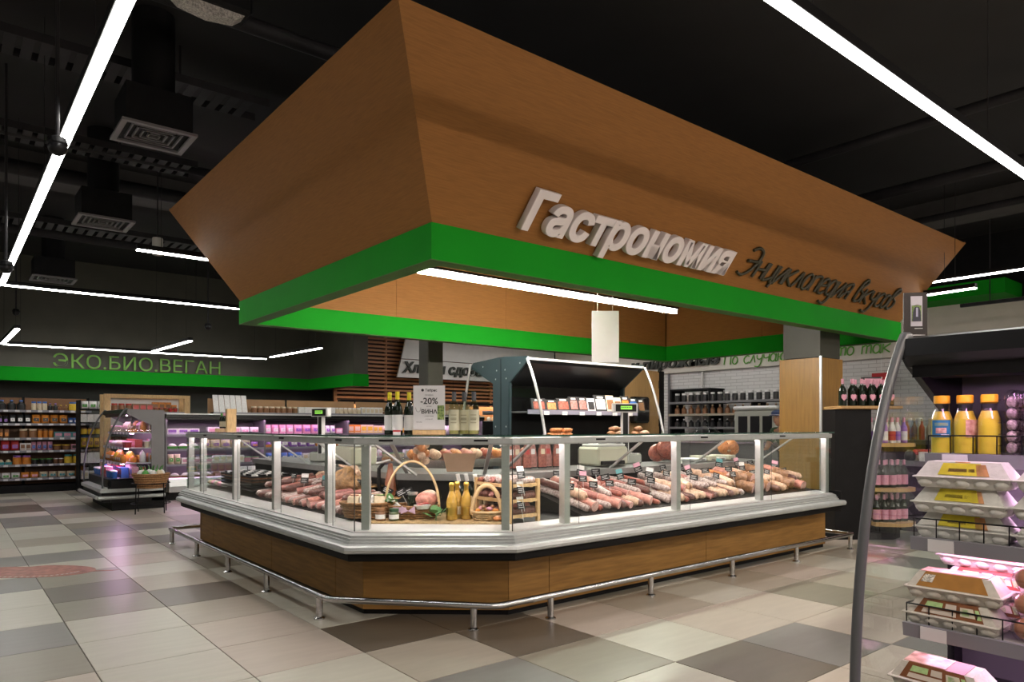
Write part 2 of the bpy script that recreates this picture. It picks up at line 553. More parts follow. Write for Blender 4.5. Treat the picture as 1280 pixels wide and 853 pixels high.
for i in range(-12, 23):
    for j in range(-15, 25):
        x, y = TX + TS * (i + .5), TY + TS * (j + .5)
        d = x * fw[0] + y * fw[1]
        s = x * fw[1] - y * fw[0]
        k = KNOWN.get((i, j)) or rnd.choice('LLLLPPBBBTTGGD')
        hid = (x > 2.4 and y > 4.0 and x < 7 and y < 8.2)
        seen = d > 1.6 and -0.80 * d - .5 < s < 0.74 * d + .5 and not hid
        cells.append((-(d if seen else 99), x, y, k))
cells.sort(reverse=True)
for q, (_, x, y, k) in enumerate(cells[:300]):
    obj('tile', tile_mesh[k], floor, (x, y, 0))
rest = MB()
keys = list(TONES)
for (_, x, y, k) in cells[300:]:
    rest.box(x - .2975, x + .2975, y - .2975, y + .2975, -0.012, 0, keys.index(k))
rest.build('tile_field', [tmats[k] for k in keys], floor, kind='stuff')

# red printed sticker on the floor
dec = thing('floor_sticker', 'red printed food sticker with white edge lettering stuck on the floor tiles', 'sticker', (0.62, 7.46, 0))
pts = []
for k in range(40):
    a = 2 * math.pi * k / 40
    r = 1 + 0.10 * math.cos(2 * a) - 0.22 * math.exp(-((a - 2.1) / .25) ** 2)
    pts.append((0.47 * r * math.cos(a), 0.30 * r * math.sin(a)))
rz = Matrix.Rotation(R(-40), 4, 'Z')
MB().prism(pts, 'z', 0.0004, 0.0016).xf(rz).build('red_print', mat('sticker red', (0.36, 0.085, 0.055), 0.4, noise=0.4, scale=14, col2=(0.46, 0.16, 0.11)), dec)
stem = MB().prism([(0.44, -0.02), (0.66, 0.03), (0.70, 0.07), (0.64, 0.06), (0.43, 0.03)], 'z', 0.0004, 0.0016).xf(rz)
stem.build('stem_print', MATS['sticker red'], dec)
wl = MB()
for k in range(26):
    a = math.pi * (1.03 + 0.94 * k / 25)
    c, s = math.cos(a), math.sin(a)
    wl.slab((.40 * c - .010, .245 * s - .012, .0021), (.40 * c + .010, .245 * s - .012, .0021), (.40 * c + .010, .245 * s + .018, .0021), (.40 * c - .010, .245 * s + .018, .0021), .0004)
wl.xf(rz).build('edge_lettering', mat('sticker white', (0.55, 0.5, 0.46), 0.5), dec)

# ------------------------------------------------------------------ ceiling services
def pipe(name, label, p0, p1, r, m=ductm, cat='pipe'):
    t = thing(name, label, cat, p0)
    q = Vector(p1) - Vector(p0)
    MB().tube([(0, 0, 0), q], r, 12).build('pipe_run', m, t)
    hg = MB()
    for k in (0.12, 0.5, 0.88):
        c = q * k
        hg.tube([(c.x, c.y, r * .9), (c.x, c.y, 4.597 - p0[2])], 0.006, 6)
    hg.build('hanger_rod', ductm, t, kind='stuff')
def tray(label, y, x0, x1, z, w=0.4):
    t = thing('cable_tray', label, 'cable tray', (x0, y, z))
    L = x1 - x0
    mb = MB().box(0, L, -w / 2, -w / 2 + .006, 0, .07).box(0, L, w / 2 - .006, w / 2, 0, .07)
    mb.build('side_rail', ductm, t)
    rung = MB()
    n = int(L / .12)
    for k in range(n):
        rung.box(k * .12, k * .12 + .075, -w / 2 + .006, w / 2 - .006, 0, .006)
    rung.build('perforated_base', ductm, t, kind='stuff')
    hg = MB()
    for k in range(5):
        hg.box(L * (k + .5) / 5, L * (k + .5) / 5 + .02, -w / 2, -w / 2 + .01, .07, 4.597 - z)
    hg.build('hanger_strap', ductm, t, kind='stuff')
tray('black perforated cable tray under the ceiling, crossing in front of the first air vent neck', 6.95, -5.5, 2.4, 4.28, .4)
tray('black perforated cable tray crossing between the two square air vents', 8.6, -5.5, 2.2, 4.12, .4)
tray('black perforated cable tray beyond the second air vent', 11.5, -5.5, 9, 3.95, .4)
for q, (y, z, r_) in enumerate(((5.5, 4.3, .06), (8.6, 4.15, .05), (10.1, 4.25, .09), (13.0, 4.2, .08))):
    pipe('ceiling_pipe', 'black round service pipe running under the ceiling, %s one from the entrance side' % ORD[q], (-5.5, y, z), (13.5, y, z), r_)
for q, (x, z, r_) in enumerate(((7.6, 4.3, .05), (9.2, 4.2, .07), (11.0, 4.25, .05))):
    pipe('sprinkler_pipe', 'thin black pipe crossing the ceiling beyond the canopy end, %s of three' % ORD[q], (x, -3, z), (x, 17, z), r_)
bm_ = thing('ceiling_beam', 'dark concrete beam spanning the ceiling beyond the wood canopy', 'beam', (11.6, 5, 4.3))
MB().box(-.25, .25, -9, 12, 0, .3).build('beam_body', mat('grey concrete dark', (0.05, 0.048, 0.047), 0.8, noise=.15, scale=4), bm_)
bm_ = thing('ceiling_beam', 'dark concrete beam crossing the ceiling behind the second air vent', 'beam', (4, 10.75, 4.3))
MB().box(-9, 9, -.25, .25, 0, .3).build('beam_body', MATS['grey concrete dark'], bm_)

def vent(label, x0, x1, y0, y1, z):
    t = thing('air_vent', label, 'air vent', ((x0 + x1) / 2, (y0 + y1) / 2, z))
    a, b = (x1 - x0) / 2, (y1 - y0) / 2
    fr = MB()
    w = .04
    fr.box(-a, a, -b, -b + w, 0, .02).box(-a, a, b - w, b, 0, .02).box(-a, -a + w, -b + w, b - w, 0, .02).box(a - w, a, -b + w, b - w, 0, .02)
    fr.build('vent_frame', mat('vent grey', (0.13, 0.12, 0.12), .5), t)
    for k in range(1, 5):
        s = 1 - k * .2
        lv = MB()
        aa, bb = (a - w) * s, (b - w) * s
        for (p, q, r_, u) in ((-aa, aa, -bb, -bb + .012), (-aa, aa, bb - .012, bb), (-aa, -aa + .012, -bb, bb), (aa - .012, aa, -bb, bb)):
            lv.box(p, q, r_, u, .012, .03)
        lv.build('louvre', mat('vent louvre', (0.09, 0.085, 0.083), .5), t)
    MB().box(-a + .03, a - .03, -b + .03, b - .03, .03, .32).build('plenum_box', blackm, t)
    MB().lathe([(.16, .32), (.16, 4.597 - z)], 16).build('duct_neck', blackm, t)
vent('square grey air vent hanging near the left strip light', 1.068, 1.607, 6.14, 6.66, 3.6)
vent('second square grey air vent, behind the first and partly above a short strip light', 1.15, 1.70, 9.0, 9.55, 3.55)
vent('third square air vent in the dark beyond the second one', 1.1, 1.7, 13.4, 13.95, 3.6)

t = thing('emergency_light', 'black ceiling lamp with a curved ribbed lens at the top edge of the view', 'ceiling lamp', (1.42, 5.2, 4.13), R(0))
MB().prism([(-.24, 0.03), (-.18, -.02), (0, -.045), (.18, -.02), (.24, .03)], 'y', -.05, .05).build('ribbed_lens', mat('ribbed lens', (0.42, 0.40, 0.37), .4, noise=.5, scale=90), t)
MB().cbox(-.28, .28, -.10, .12, .03, .17, .02).build('lamp_body', blackm, t)
MB().box(-.03, .03, -.03, .03, .17, .465).build('bracket', blackm, t)

def camera_ball(label, x, y, z):
    t = thing('security_camera', label, 'security camera', (x, y, z))
    MB().ball((0, 0, 0), .055, mi=0, n=16, m=10).build('camera_ball', blackg, t)
    MB().lathe([(.05, .0), (.058, .02), (.045, .055), (.012, .07)], 16).build('camera_mount', blackm, t)
    MB().tube([(0, 0, .06), (0, 0, 4.58 - z)], .012, 8).build('drop_rod', ductm, t)
camera_ball('black ball camera on a long drop rod beside the left strip light', 0.561, 5.26, 2.99)
camera_ball('black ball camera on a drop rod near the far end of the left strip', 0.466, 8.07, 2.71)
camera_ball('small black ball camera hanging below the far strip light at the left edge', 0.99, 14.8, 3.18)
camera_ball('small black ball camera hanging over the rear aisle left of the canopy corner', 3.54, 12.9, 2.96)
t = thing('ceiling_speaker', 'grey cylinder speaker hanging beside the canopy corner', 'speaker', (2.05, 9.6, 3.35))
MB().lathe([(0, 0), (.055, 0), (.06, .01), (.06, .2), (.055, .21), (0, .21)], 20).build('speaker_body', mat('speaker grey', (0.30, 0.29, 0.26), .5), t)
MB().tube([(0, 0, .21), (0, 0, 1.2)], .008, 6).build('drop_rod', ductm, t)

# ------------------------------------------------------------------ strip lights
def strip(label, p0, p1, z, w=0.062, wires=True, top=4.597, m=None, hd=.014, flange=.006):
    p0, p1 = Vector((p0[0], p0[1], 0)), Vector((p1[0], p1[1], 0))
    t = thing('strip_light', label, 'strip light', (p0.x, p0.y, z), group='linear ceiling lights')
    q = p1 - p0
    L = q.length
    t.rotation_euler = (0, 0, math.atan2(q.y, q.x))
    MB().box(0, L, -w / 2 - flange, w / 2 + flange, hd, .07).build('housing', blackm, t)
    MB().box(.003, L - .003, -w / 2, w / 2, 0, hd).build('diffuser', m or led, t)
    if wires:
        n = max(2, int(L / 2.4) + 1)
        for k in range(n):
            a = .25 + (L - .5) * k / (n - 1)
            MB().tube([(a, 0, .07), (a, 0, top - z)], .003, 5).build('suspension_wire', ductm, t)
ZL = 3.2
strip('long strip light running away along the left side of the canopy', (.656, 1.81), (.656, 12.16), ZL)
strip('long strip light crossing the upper right corner in front of the canopy', (.62, 1.775), (10.7, 1.775), ZL)
strip('long strip light behind the canopy, meeting the left strip light at its far corner', (.62, 12.2), (10.3, 12.2), ZL)
strip('strip light beyond the right end of the canopy, upper of two', (10.88, 1.85), (10.88, 12.8), 3.3)
strip('short strip light partly hidden behind the left flare of the canopy', (1.67, 8.81), (5.2, 8.81), ZL)
strip('strip light hanging inside the canopy above the deli counter', (3.34, 5.6), (7.0, 5.6), 2.65, .045, top=3.497, m=led_in, hd=.045, flange=.03)
strip('strip light running along the dark wall above the green lettering', (.9, 16.2), (5.62, 16.0), 2.75)
strip('short angled strip light at the left edge over the dry goods shelves', (.88, 16.1), (.92, 13.5), 2.75)
strip('short angled strip light above the lettering end, middle of three', (3.3, 15.85), (3.4, 13.45), 2.75)
strip('short angled strip light next to the green soffit corner, rightmost of three', (5.55, 15.5), (5.65, 13.1), 2.75)
strip('short strip light in front of the green beam at far right', (10.15, 3.93), (10.1, 3.3), 3.0)
strip('strip light over the front aisle just behind the viewer', (1.0, -.9), (10.5, -.9), ZL, m=led_front)
strip('strip light over the front aisle farther behind the viewer', (1.0, -3.4), (10.5, -3.4), ZL, m=led_front)
strip('added unseen strip light over the aisle right above the viewer', (.25, -3.0), (.25, .3), ZL, m=led_front)  # added lamp outside the view, brightens the carton fronts in the large fridge
strip('added unseen strip light over the aisle left of the view', (-2.4, 4.5), (-2.4, 14), ZL)  # added lamp outside the view, lifts the left counter base panels
strip('added strip light hidden behind the canopy before the bakery wall', (8.6, 14.2), (13.2, 14.2), 3.3)  # added out of sight to brighten the white bakery sign
strip('added strip light hidden behind the canopy before the tiled wall', (12.4, 7.6), (12.4, 13.4), 3.35)  # extra lamp kept out of sight, brightens the white tiles
t = thing('track_light', 'dark unlit track rail hanging in front of the cream wall at far right', 'track light', (12.2, 3.2, 3.1))
MB().box(-.03, .03, -2, 1.0, 0, .05).build('track_rail', blackm, t)
for k in (-1.0, .6):
    MB().tube([(0, k, .05), (0, k, 1.5)], .008, 5).build('drop_rod', ductm, t)

# ------------------------------------------------------------------ canopy
cx0, cx1, cy0, cy1 = 2.60, 9.98, 4.18, 8.22
zb, zg, zt, fl, th = 2.40, 2.656, 3.71, 0.6, 0.13
can = thing('canopy', 'huge flared wooden canopy with green lower band hanging over the deli counter', 'canopy', ((cx0 + cx1) / 2, (cy0 + cy1) / 2, zb))
def sub(mb):  # to canopy space
    return mb.xf(Matrix.Translation((-(cx0 + cx1) / 2, -(cy0 + cy1) / 2, -zb)))
lo = [(cx0, cy0, zg), (cx1, cy0, zg), (cx1, cy1, zg), (cx0, cy1, zg)]
hi = [(cx0 - fl, cy0 - fl, zt), (cx1 + fl, cy0 - fl, zt), (cx1 + fl, cy1 + fl, zt), (cx0 - fl, cy1 + fl, zt)]
for k in range(4):
    a, b = lo[k], lo[(k + 1) % 4]
    c, d = hi[(k + 1) % 4], hi[k]
    sub(MB().slab(a, b, c, d, .03)).build('wood_panel', woodX if k % 2 == 0 else woodY, can)
g = .012
for (x0, x1, y0, y1) in ((cx0 - g, cx1 + g, cy0 - g, cy0 + th), (cx0 - g, cx1 + g, cy1 - th, cy1 + g), (cx0 - g, cx0 + th, cy0 + th, cy1 - th), (cx1 - th, cx1 + g, cy0 + th, cy1 - th)):
    sub(MB().box(x0, x1, y0, y1, zb + .004, zg)).build('green_fascia', green, can)
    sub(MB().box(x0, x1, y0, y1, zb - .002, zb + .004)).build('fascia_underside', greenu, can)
n4 = 4
for k in range(n4):
    xa = cx0 + th + (cx1 - cx0 - 2 * th) * k / n4
    xb = cx0 + th + (cx1 - cx0 - 2 * th) * (k + 1) / n4 - .004
    sub(MB().box(xa, xb, cy1 - th + .01, cy1 - th + .03, zg + .002, 3.5)).build('inner_panel', woodX, can)
    sub(MB().box(xa, xb, cy0 + th - .03, cy0 + th - .01, zg + .002, 3.5)).build('inner_panel', woodX, can)
for k in range(2):
    ya = cy0 + th + (cy1 - cy0 - 2 * th) * k / 2
    yb = cy0 + th + (cy1 - cy0 - 2 * th) * (k + 1) / 2 - .004
    sub(MB().box(cx0 + th - .03, cx0 + th - .01, ya, yb, zg + .002, 3.5)).build('inner_panel', woodY, can)
    sub(MB().box(cx1 - th + .01, cx1 - th + .03, ya, yb, zg + .002, 3.5)).build('inner_panel', woodY, can)
sub(MB().box(cx0, cx1, cy0, cy1, 3.5, 3.53)).build('canopy_lid', blackm, can)
for (x, y) in ((4, 5), (8.6, 5), (4, 7.4), (8.6, 7.4)):
    sub(MB().tube([(x, y, 3.53), (x, y, 4.6)], .02, 8)).build('hanger_rod', ductm, can)

# canopy lettering on the slanted front face
vdir = Vector((0, -fl, zt - zg)).normalized()
ndir = Vector((1, 0, 0)).cross(vdir)
def front(x, s, off):
    p = Vector((x, cy0, zg)) + vdir * s + ndir * off
    return F(p, (1, 0, 0), vdir)
wlet = mat('white raised letter', (0.66, 0.60, 0.58), 0.45, noise=0.03, scale=5)
sg = thing('department_sign', 'thick white raised letters reading Гастрономия on the canopy front', 'sign', (4.5, 4.1, 2.9))
Mi = Matrix.Translation((-4.5, -4.1, -2.9))
letters_on(sg, 'Гастрономия', Mi @ front(3.29, .115, .045), .39, wlet, 2.57, .028, offset=.0105, shear=.2, bevel=.005)
sg = thing('slogan_sign', 'dark handwritten letters reading Энциклопедия вкусов on the canopy front', 'sign', (7.8, 4.1, 2.8))
Mi = Matrix.Translation((-7.8, -4.1, -2.8))
handwriting(sg, 'Энциклопедия вкусов', Mi @ front(6.05, .14, .02), .175, 3.45, .017, mat('dark olive letter', (0.035, 0.03, 0.012), .5), shear=.3)

# columns under the canopy
t = thing('clad_column', 'oak clad column with dark upper part behind the right end of the counter', 'column', (8.4, 4.46, 0))
MB().box(.02, .52, .02, .52, 2.12, 2.72).build('upper_shaft', darkoil, t)
MB().box(0, .55, -.004, .018, 0, 2.11).build('cladding_panel', mat('column oak', (0.29, 0.15, 0.028), .45, noise=.14, scale=5, stretch=(7, 7, .6)), t)
MB().box(-.004, .018, .018, .56, 0, 2.11).build('cladding_panel', MATS['column oak'], t)
MB().box(.02, .55, .54, .56, 0, 2.11).build('cladding_panel', MATS['column oak'], t)
MB().box(.535, .555, .018, .54, 0, 2.11).build('cladding_panel', MATS['column oak'], t)
MB().box(.02, .53, .02, .53, 0, 2.1).build('core', darkoil, t)
MB().box(-.014, .012, -.014, .012, 0, 2.13).build('corner_strip', alu, t)
t = thing('dark_pillar', 'square dark olive pillar standing behind the counter before the bakery sign', 'column', (5.82, 9.46, 0))
MB().cbox(-.02, .26, -.02, .26, 0, 4.6, .012).build('pillar_shaft', darkoil, t)
MB().box(-.03, .27, -.03, .27, 0, .1).build('pillar_foot', blackm, t)

t = thing('hanging_board', 'blank white board hanging on two wires under the canopy', 'sign board', (5.3, 5.35, 1.93))
ub = Vector((.22, -.185, 0)).normalized()
MB().slab((0, 0, 0), tuple(ub * .285), tuple(ub * .285 + Vector((0, 0, .545))), (0, 0, .545), .006).build('board', paper, t)
for k in (.06, .22):
    p = ub * k
    MB().tube([(p.x, p.y, .54), (p.x, p.y, 1.565)], .002, 5).build('hanging_wire', alu, t)
# ------------------------------------------------------------------ deli counter
YL, XR = 8.22, 7.0
def PA(o): return (2.17 - 1.02 * o, 4.35 - 1.04 * o)
def PB(o): return (2.90 - .58 * o, 3.71 - 1.08 * o)
def station(o, yl=YL, xr=XR):
    a, b = PA(o), PB(o)
    return [(a[0], yl), a, b, (xr, b[1])]
def sweep(prof, closed=True, yl=YL, xr=XR, segs=(0, 1, 2), mi=0, caps=True, smooth=False):
    mb = MB()
    n = len(prof)
    for s in segs:
        vs = [(*station(o, yl, xr)[s], z) for o, z in prof] + [(*station(o, yl, xr)[s + 1], z) for o, z in prof]
        fs = [(i, n + i, n + (i + 1) % n, (i + 1) % n) for i in range(n if closed else n - 1)]
        mb.add(vs, fs, mi, smooth)
        if closed and caps and s == segs[0]:
            mb.add(vs[:n], [tuple(range(n))], mi)
        if closed and caps and s == segs[-1]:
            mb.add(vs[n:], [tuple(range(n - 1, -1, -1))], mi)
    return mb
def along(arm, t, o, z=0.0):
    """point on an arm: 'L' t = world y, 'R' t = world x, 'C' t = 0..1 along the chamfer; o outward"""
    if arm == 'L':
        return Vector((PA(o)[0], t, z))
    if arm == 'R':
        return Vector((t, PB(o)[1], z))
    a, b = Vector(PA(o)), Vector(PB(o))
    q = a.lerp(b, t)
    return Vector((q.x, q.y, z))

ctr = thing('deli_counter', 'long glass fronted deli counter with oak base and cut corner under the canopy', 'counter')
# oak base panels, seams left open
def panel(p, q, z0=.035, z1=.43):
    p, q = Vector((*p, 0)), Vector((*q, 0))
    u = (q - p).normalized()
    p, q = p + u * .0025, q - u * .0025
    n = Vector((u.y, -u.x, 0))
    MB().slab((p.x, p.y, z0), (q.x, q.y, z0), (q.x, q.y, z1), (p.x, p.y, z1), .02).build('base_panel', cwood, ctr)
yb = [8.2, 7.72, 6.05, 4.78, PA(0)[1]]
for k in range(4):
    panel((PA(0)[0], yb[k]), (PA(0)[0], yb[k + 1]))
panel(PA(0), PB(0))
xb = [PB(0)[0], 3.26, 5.05, 7.08]
for k in range(3):
    panel((xb[k], PB(0)[1]), (xb[k + 1], PB(0)[1]))
MB().box(PA(0)[0], PA(0)[0] + .35, 8.16, 8.2, .035, .43).build('base_end_panel', cwood, ctr)
MB().box(7.06, 7.08, 3.72, 4.6, .035, .43).build('base_end_panel', cwood, ctr)
sweep([(-.012, 0), (-.012, .05), (-.05, .05), (-.05, 0)], yl=8.18, xr=7.06).build('plinth', blackm, ctr)
sweep([(-.05, .405), (.195, .405), (.205, .415), (.205, .468), (-.05, .468)], yl=8.14, xr=6.97).build('black_fascia', blackm, ctr)
sweep([(.11, .462), (.235, .462), (.25, .470), (.255, .488), (.25, .506), (.235, .514), (.11, .516)], yl=8.13, xr=6.98).build('bumper', alup, ctr)
sweep([(.08, .514), (.195, .514), (.195, .528), (.183, .530), (.183, .545), (.170, .547), (.170, .562), (.145, .572), (.10, .574)], yl=8.28, xr=6.95).build('stepped_riser', alup, ctr)
sweep([(.135, .570), (.135, .578), (-.03, .598), (-.05, .590), (-.05, .570)], yl=8.28, xr=6.95).build('tray_lip', steelw, ctr)
dk = mat('black deck', (0.007, 0.007, 0.008), .4, spec=.2)
sweep([(-.03, .585), (-.62, .585), (-.62, .40), (-.03, .40)], yl=8.27, xr=6.95).build('display_deck', dk, ctr)
sweep([(-.60, .585), (-.60, .855), (-.63, .855), (-.63, .585)], yl=8.27, xr=6.95).build('rear_wall', dk, ctr)
sweep([(-.565, .835), (-.565, .885), (-.98, .895), (-.98, .845)], yl=8.27, xr=6.95).build('rear_ledge', mat('ledge steel', (0.26, 0.26, 0.26), .35, .6, noise=.05, scale=9), ctr)
sweep([(-.64, .0), (-.64, .84), (-.70, .84), (-.70, .0)], yl=8.2, xr=6.9).build('service_side_casing', greyp, ctr)
# glazing
def pane(p, q, z0, z1, name='front_pane', th=.006):
    p, q = Vector(p), Vector(q)
    u = (q - p).normalized()
    p, q = p + u * .003, q - u * .003
    MB().slab((p.x, p.y, z0), (q.x, q.y, z0), (q.x, q.y, z1), (p.x, p.y, z1), th).build(name, glass, ctr)
posts_L = [8.27, 7.80, 6.74, 5.73, 4.70]
posts_R = [3.33, 4.54, 5.73, 6.915]
GO = .118
yl_ = [8.27, 7.62, 6.55, 5.5, 4.55, PA(GO)[1]]
for k in range(5):
    pane(along('L', yl_[k], GO), along('L', yl_[k + 1], GO), .575, 1.135)
pane(along('C', 0, GO), along('C', 1, GO), .575, 1.135)
xr_ = [PB(GO)[0], 3.42, 4.66, 5.85, 6.95]
for k in range(4):
    pane(along('R', xr_[k], GO), along('R', xr_[k + 1], GO), .575, 1.135)
pane(along('R', 6.955, GO), along('R', 6.955, -.56), .59, 1.18, 'end_pane')
pane(along('L', 8.275, -.56), along('L', 8.275, GO), .59, 1.18, 'end_pane')
jm = mat('dark glass joint', (0.02, 0.022, 0.022), .3)
for p in (along('C', 0, GO + .003), along('C', 1, GO + .003)):
    MB().tube([(p.x, p.y, .53), (p.x, p.y, 1.14)], .0035, 6).build('glass_joint', jm, ctr)
for p in [along('R', x, GO + .003) for x in xr_[1:4]] + [along('L', y, GO + .003) for y in yl_[1:5]]:
    MB().tube([(p.x, p.y, .56), (p.x, p.y, 1.14)], .0018, 5).build('glass_joint', jm, ctr)
def post(p, d, w=.052, dd=.055):
    # d: outward direction
    d = Vector((d[0], d[1], 0)).normalized()
    mb = MB().bar((p.x, p.y, .583), (p.x, p.y, 1.18), w, dd, up=d)
    mb.build('post', alu, ctr)
    MB().box(p.x - .028, p.x + .028, p.y - .028, p.y + .028, 1.125, 1.192).build('post_clamp', alu, ctr)
for y in posts_L:
    post(along('L', y, .075), (-1, 0))
for x in posts_R:
    post(along('R', x, .075), (0, -1))
cd = Vector((PB(.1)[0] - PA(.1)[0], PB(.1)[1] - PA(.1)[1], 0)).normalized()
co = (cd.y, -cd.x)
post(along('C', .055, .075), co)
post(along('C', .965, .075), co)
sweep([(.055, 1.135), (.118, 1.135), (.124, 1.145), (.124, 1.178), (.055, 1.182)], yl=8.28, xr=6.96).build('top_rail', alup, ctr)
sweep([(.135, 1.188), (.135, 1.196), (-.42, 1.196), (-.42, 1.188)], yl=8.3, xr=6.98).build('glass_shelf', glass, ctr)
sweep([(.1365, 1.187), (.1365, 1.197), (.1352, 1.197), (.1352, 1.187)], yl=8.3, xr=6.98).build('shelf_edge', glass_edge, ctr)
sweep([(.05, 1.138), (.05, 1.150), (.015, 1.150), (.015, 1.138)], yl=8.2, xr=6.88).build('case_light', led_pink, ctr)
sweep([(.052, 1.151), (.052, 1.165), (.004, 1.165), (.004, 1.151)], yl=8.24, xr=6.92).build('case_light_cover', alu, ctr)
sweep([(-.40, 1.165), (-.40, 1.187), (-.425, 1.187), (-.425, 1.165)], yl=8.27, xr=6.95).build('shelf_rear_rail', alu, ctr)
# diagonal braces from the shelf down to the rear ledge
for arm, t in [('L', y) for y in posts_L[1:]] + [('R', x) for x in posts_R] + [('C', .1), ('C', .92)]:
    a, b = along(arm, t, -.24, 1.14), along(arm, t, -.60, .885)
    MB().bar(a, b, .028, .014, up=(0, 0, 1)).build('brace', alu, ctr)
    c_ = along(arm, t, .06, 1.16)
    MB().bar(c_, along(arm, t, -.40, 1.175), .02, .014).build('shelf_arm', alu, ctr)
# rail clips and small dark hinge slots
for arm, t in [('L', y - .25) for y in posts_L[1:]] + [('R', x + .3) for x in posts_R[:3]] + [('C', .2), ('C', .8)]:
    p = along(arm, t, .125, 1.163)
    d = Vector((0, 1, 0)) if arm == 'L' else (Vector((1, 0, 0)) if arm == 'R' else cd)
    MB().bar(p - d * .045, p + d * .045, .008, .012).build('hinge_slot', blackm, ctr)
MB().box(6.97, 7.0, PB(.2)[1], PB(-.9)[1], .40, .60).build('end_cap', blackm, ctr)

# sloped trays inside the counter (parts)
def tray_surface(arm, t0, t1, z0, z1, o0=-.035, o1=-.59):
    a, b, c, d = along(arm, t0, o0, z0), along(arm, t1, o0, z0), along(arm, t1, o1, z1), along(arm, t0, o1, z1)
    MB().add([a, b, c, d, (a.x, a.y, .588), (b.x, b.y, .588), (c.x, c.y, .588), (d.x, d.y, .588)],
             [(0, 1, 2, 3) if arm == 'R' else (3, 2, 1, 0), (4, 7, 6, 5), (0, 4, 5, 1), (1, 5, 6, 2), (2, 6, 7, 3), (3, 7, 4, 0)]).build('sloped_tray', dk, ctr)
tray_surface('R', 3.62, 6.9, .602, .745)
tray_surface('L', 8.2, 4.66, .602, .70)

# ------------------------------------------------------------------ foot rail
rail = thing('foot_rail', 'low tubular steel foot rail on short posts round the deli counter', 'rail', (2.0, 4.0, 0))
T0 = Matrix.Translation((-2.0, -4.0, 0))
rp = [(2.45, 8.36), (1.90, 8.36), (1.90, 4.30), (2.62, 3.47), (7.19, 3.47), (7.19, 4.3)]
zr = .152
def corner_pts(path, rad=.05):
    out = [Vector((*path[0], zr))]
    for i in range(1, len(path) - 1):
        p = Vector((*path[i], zr))
        a = (Vector((*path[i - 1], zr)) - p).normalized()
        b = (Vector((*path[i + 1], zr)) - p).normalized()
        for k in range(4):
            s = k / 3
            q0, q1 = p + a * rad, p + b * rad
            out.append((q0 * (1 - s) + p * s) * (1 - s) + (p * (1 - s) + q1 * s) * s)
    out.append(Vector((*path[-1], zr)))
    return out
MB().tube(corner_pts(rp), .021, 14).xf(T0).build('rail_tube', steel, rail)
for (x, y) in ((1.90, 4.30), (2.62, 3.47), (2.9, 3.47), (1.9, 4.6)):
    d = Vector((0, .02, 0)) if x == 1.9 else Vector((.02, 0, 0))
    MB().tube([Vector((x, y, zr)) + d * (2 if y in (4.3,) or x == 2.62 else 0), Vector((x, y, zr)) + d * (3 if y in (4.3,) or x == 2.62 else 1)], .0225, 14).xf(T0).build('rail_sleeve', steel, rail)
for (x, y) in ((1.90, 8.25), (1.90, 7.30), (1.90, 6.34), (1.90, 5.40), (1.90, 4.43), (2.53, 3.585), (3.06, 3.47), (4.05, 3.47), (5.08, 3.47), (6.09, 3.47), (7.13, 3.47)):
    pm = MB().lathe([(.021, .004), (.021, .14)], 14, c=(x, y, 0)).xf(T0)
    p = pm.build('rail_post', steel, rail)
    MB().lathe([(.036, 0), (.036, .008), (.024, .016)], 16, c=(x, y, 0)).xf(T0).build('post_flange', steel, p)

# ------------------------------------------------------------------ goods for the counter: shared meshes
meat = {
    'dark smoked': (0.09, 0.022, 0.016), 'reddish': (0.27, 0.06, 0.038), 'pink': (0.46, 0.19, 0.15), 'pale': (0.50, 0.32, 0.22),
    'orange': (0.46, 0.16, 0.045), 'speckled': (0.33, 0.12, 0.105), 'brown': (0.20, 0.085, 0.03),
}
for k, c in meat.items():
    mat('meat ' + k, c, .38, noise=.25, scale=45, col2=(min(1, c[0] * 1.35 + .05), min(1, c[1] * 1.35 + .04), min(1, c[2] * 1.35 + .035)), bump=.15)
cutm = mat('cut meat', (0.60, 0.27, 0.24), .4, noise=.2, scale=70, col2=(0.72, 0.47, 0.42))
whitecas = mat('white bloom casing', (0.34, 0.22, 0.20), .5, noise=.45, scale=60, col2=(0.58, 0.48, 0.45))
clipm = mat('metal clip', (.6, .6, .6), .3, .9)

def sausage_parts(r, L, kind):
    """meshes of one sausage lying along +y, resting on z = 0: body, ends"""
    body = MB()
    prof = [(r * .35, -L / 2), (r * .8, -L / 2 + r * .35), (r, -L / 2 + r * .9)]
    nb = 5
    for k in range(nb):
        prof.append((r * (1 + .05 * math.sin(k * 2.1 + r * 99)), -L / 2 + r + (L - 2 * r) * (k + .5) / nb))
    if kind == 'cut':
        prof += [(r, L / 2)]
    else:
        prof += [(r, L / 2 - r * .9), (r * .8, L / 2 - r * .35), (r * .35, L / 2)]
    # front of the item is -y
    prof2 = [(a, -b) for a, b in reversed(prof)] if kind == 'cut' else prof
    body.lathe(prof2, 10, c=(0, 0, r), axis='y')
    end = MB()
    if kind == 'cut':
        end.lathe([(0, -L / 2 - .001), (r * .9, -L / 2 - .001), (r, -L / 2 + .002)], 12, c=(0, 0, r), axis='y', sm=False)
        end.lathe([(r * .35, L / 2), (r * .12, L / 2 + r * .3), (0, L / 2 + r * .5)], 8, c=(0, 0, r), axis='y')
    else:
        end.lathe([(0, -L / 2 - r * .45), (r * .22, -L / 2 - r * .3), (r * .16, -L / 2 - r * .1), (r * .35, -L / 2)], 8, c=(0, 0, r), axis='y')
        end.lathe([(r * .35, L / 2), (r * .16, L / 2 + r * .1), (r * .22, L / 2 + r * .3), (0, L / 2 + r * .45)], 8, c=(0, 0, r), axis='y')
    return body, end

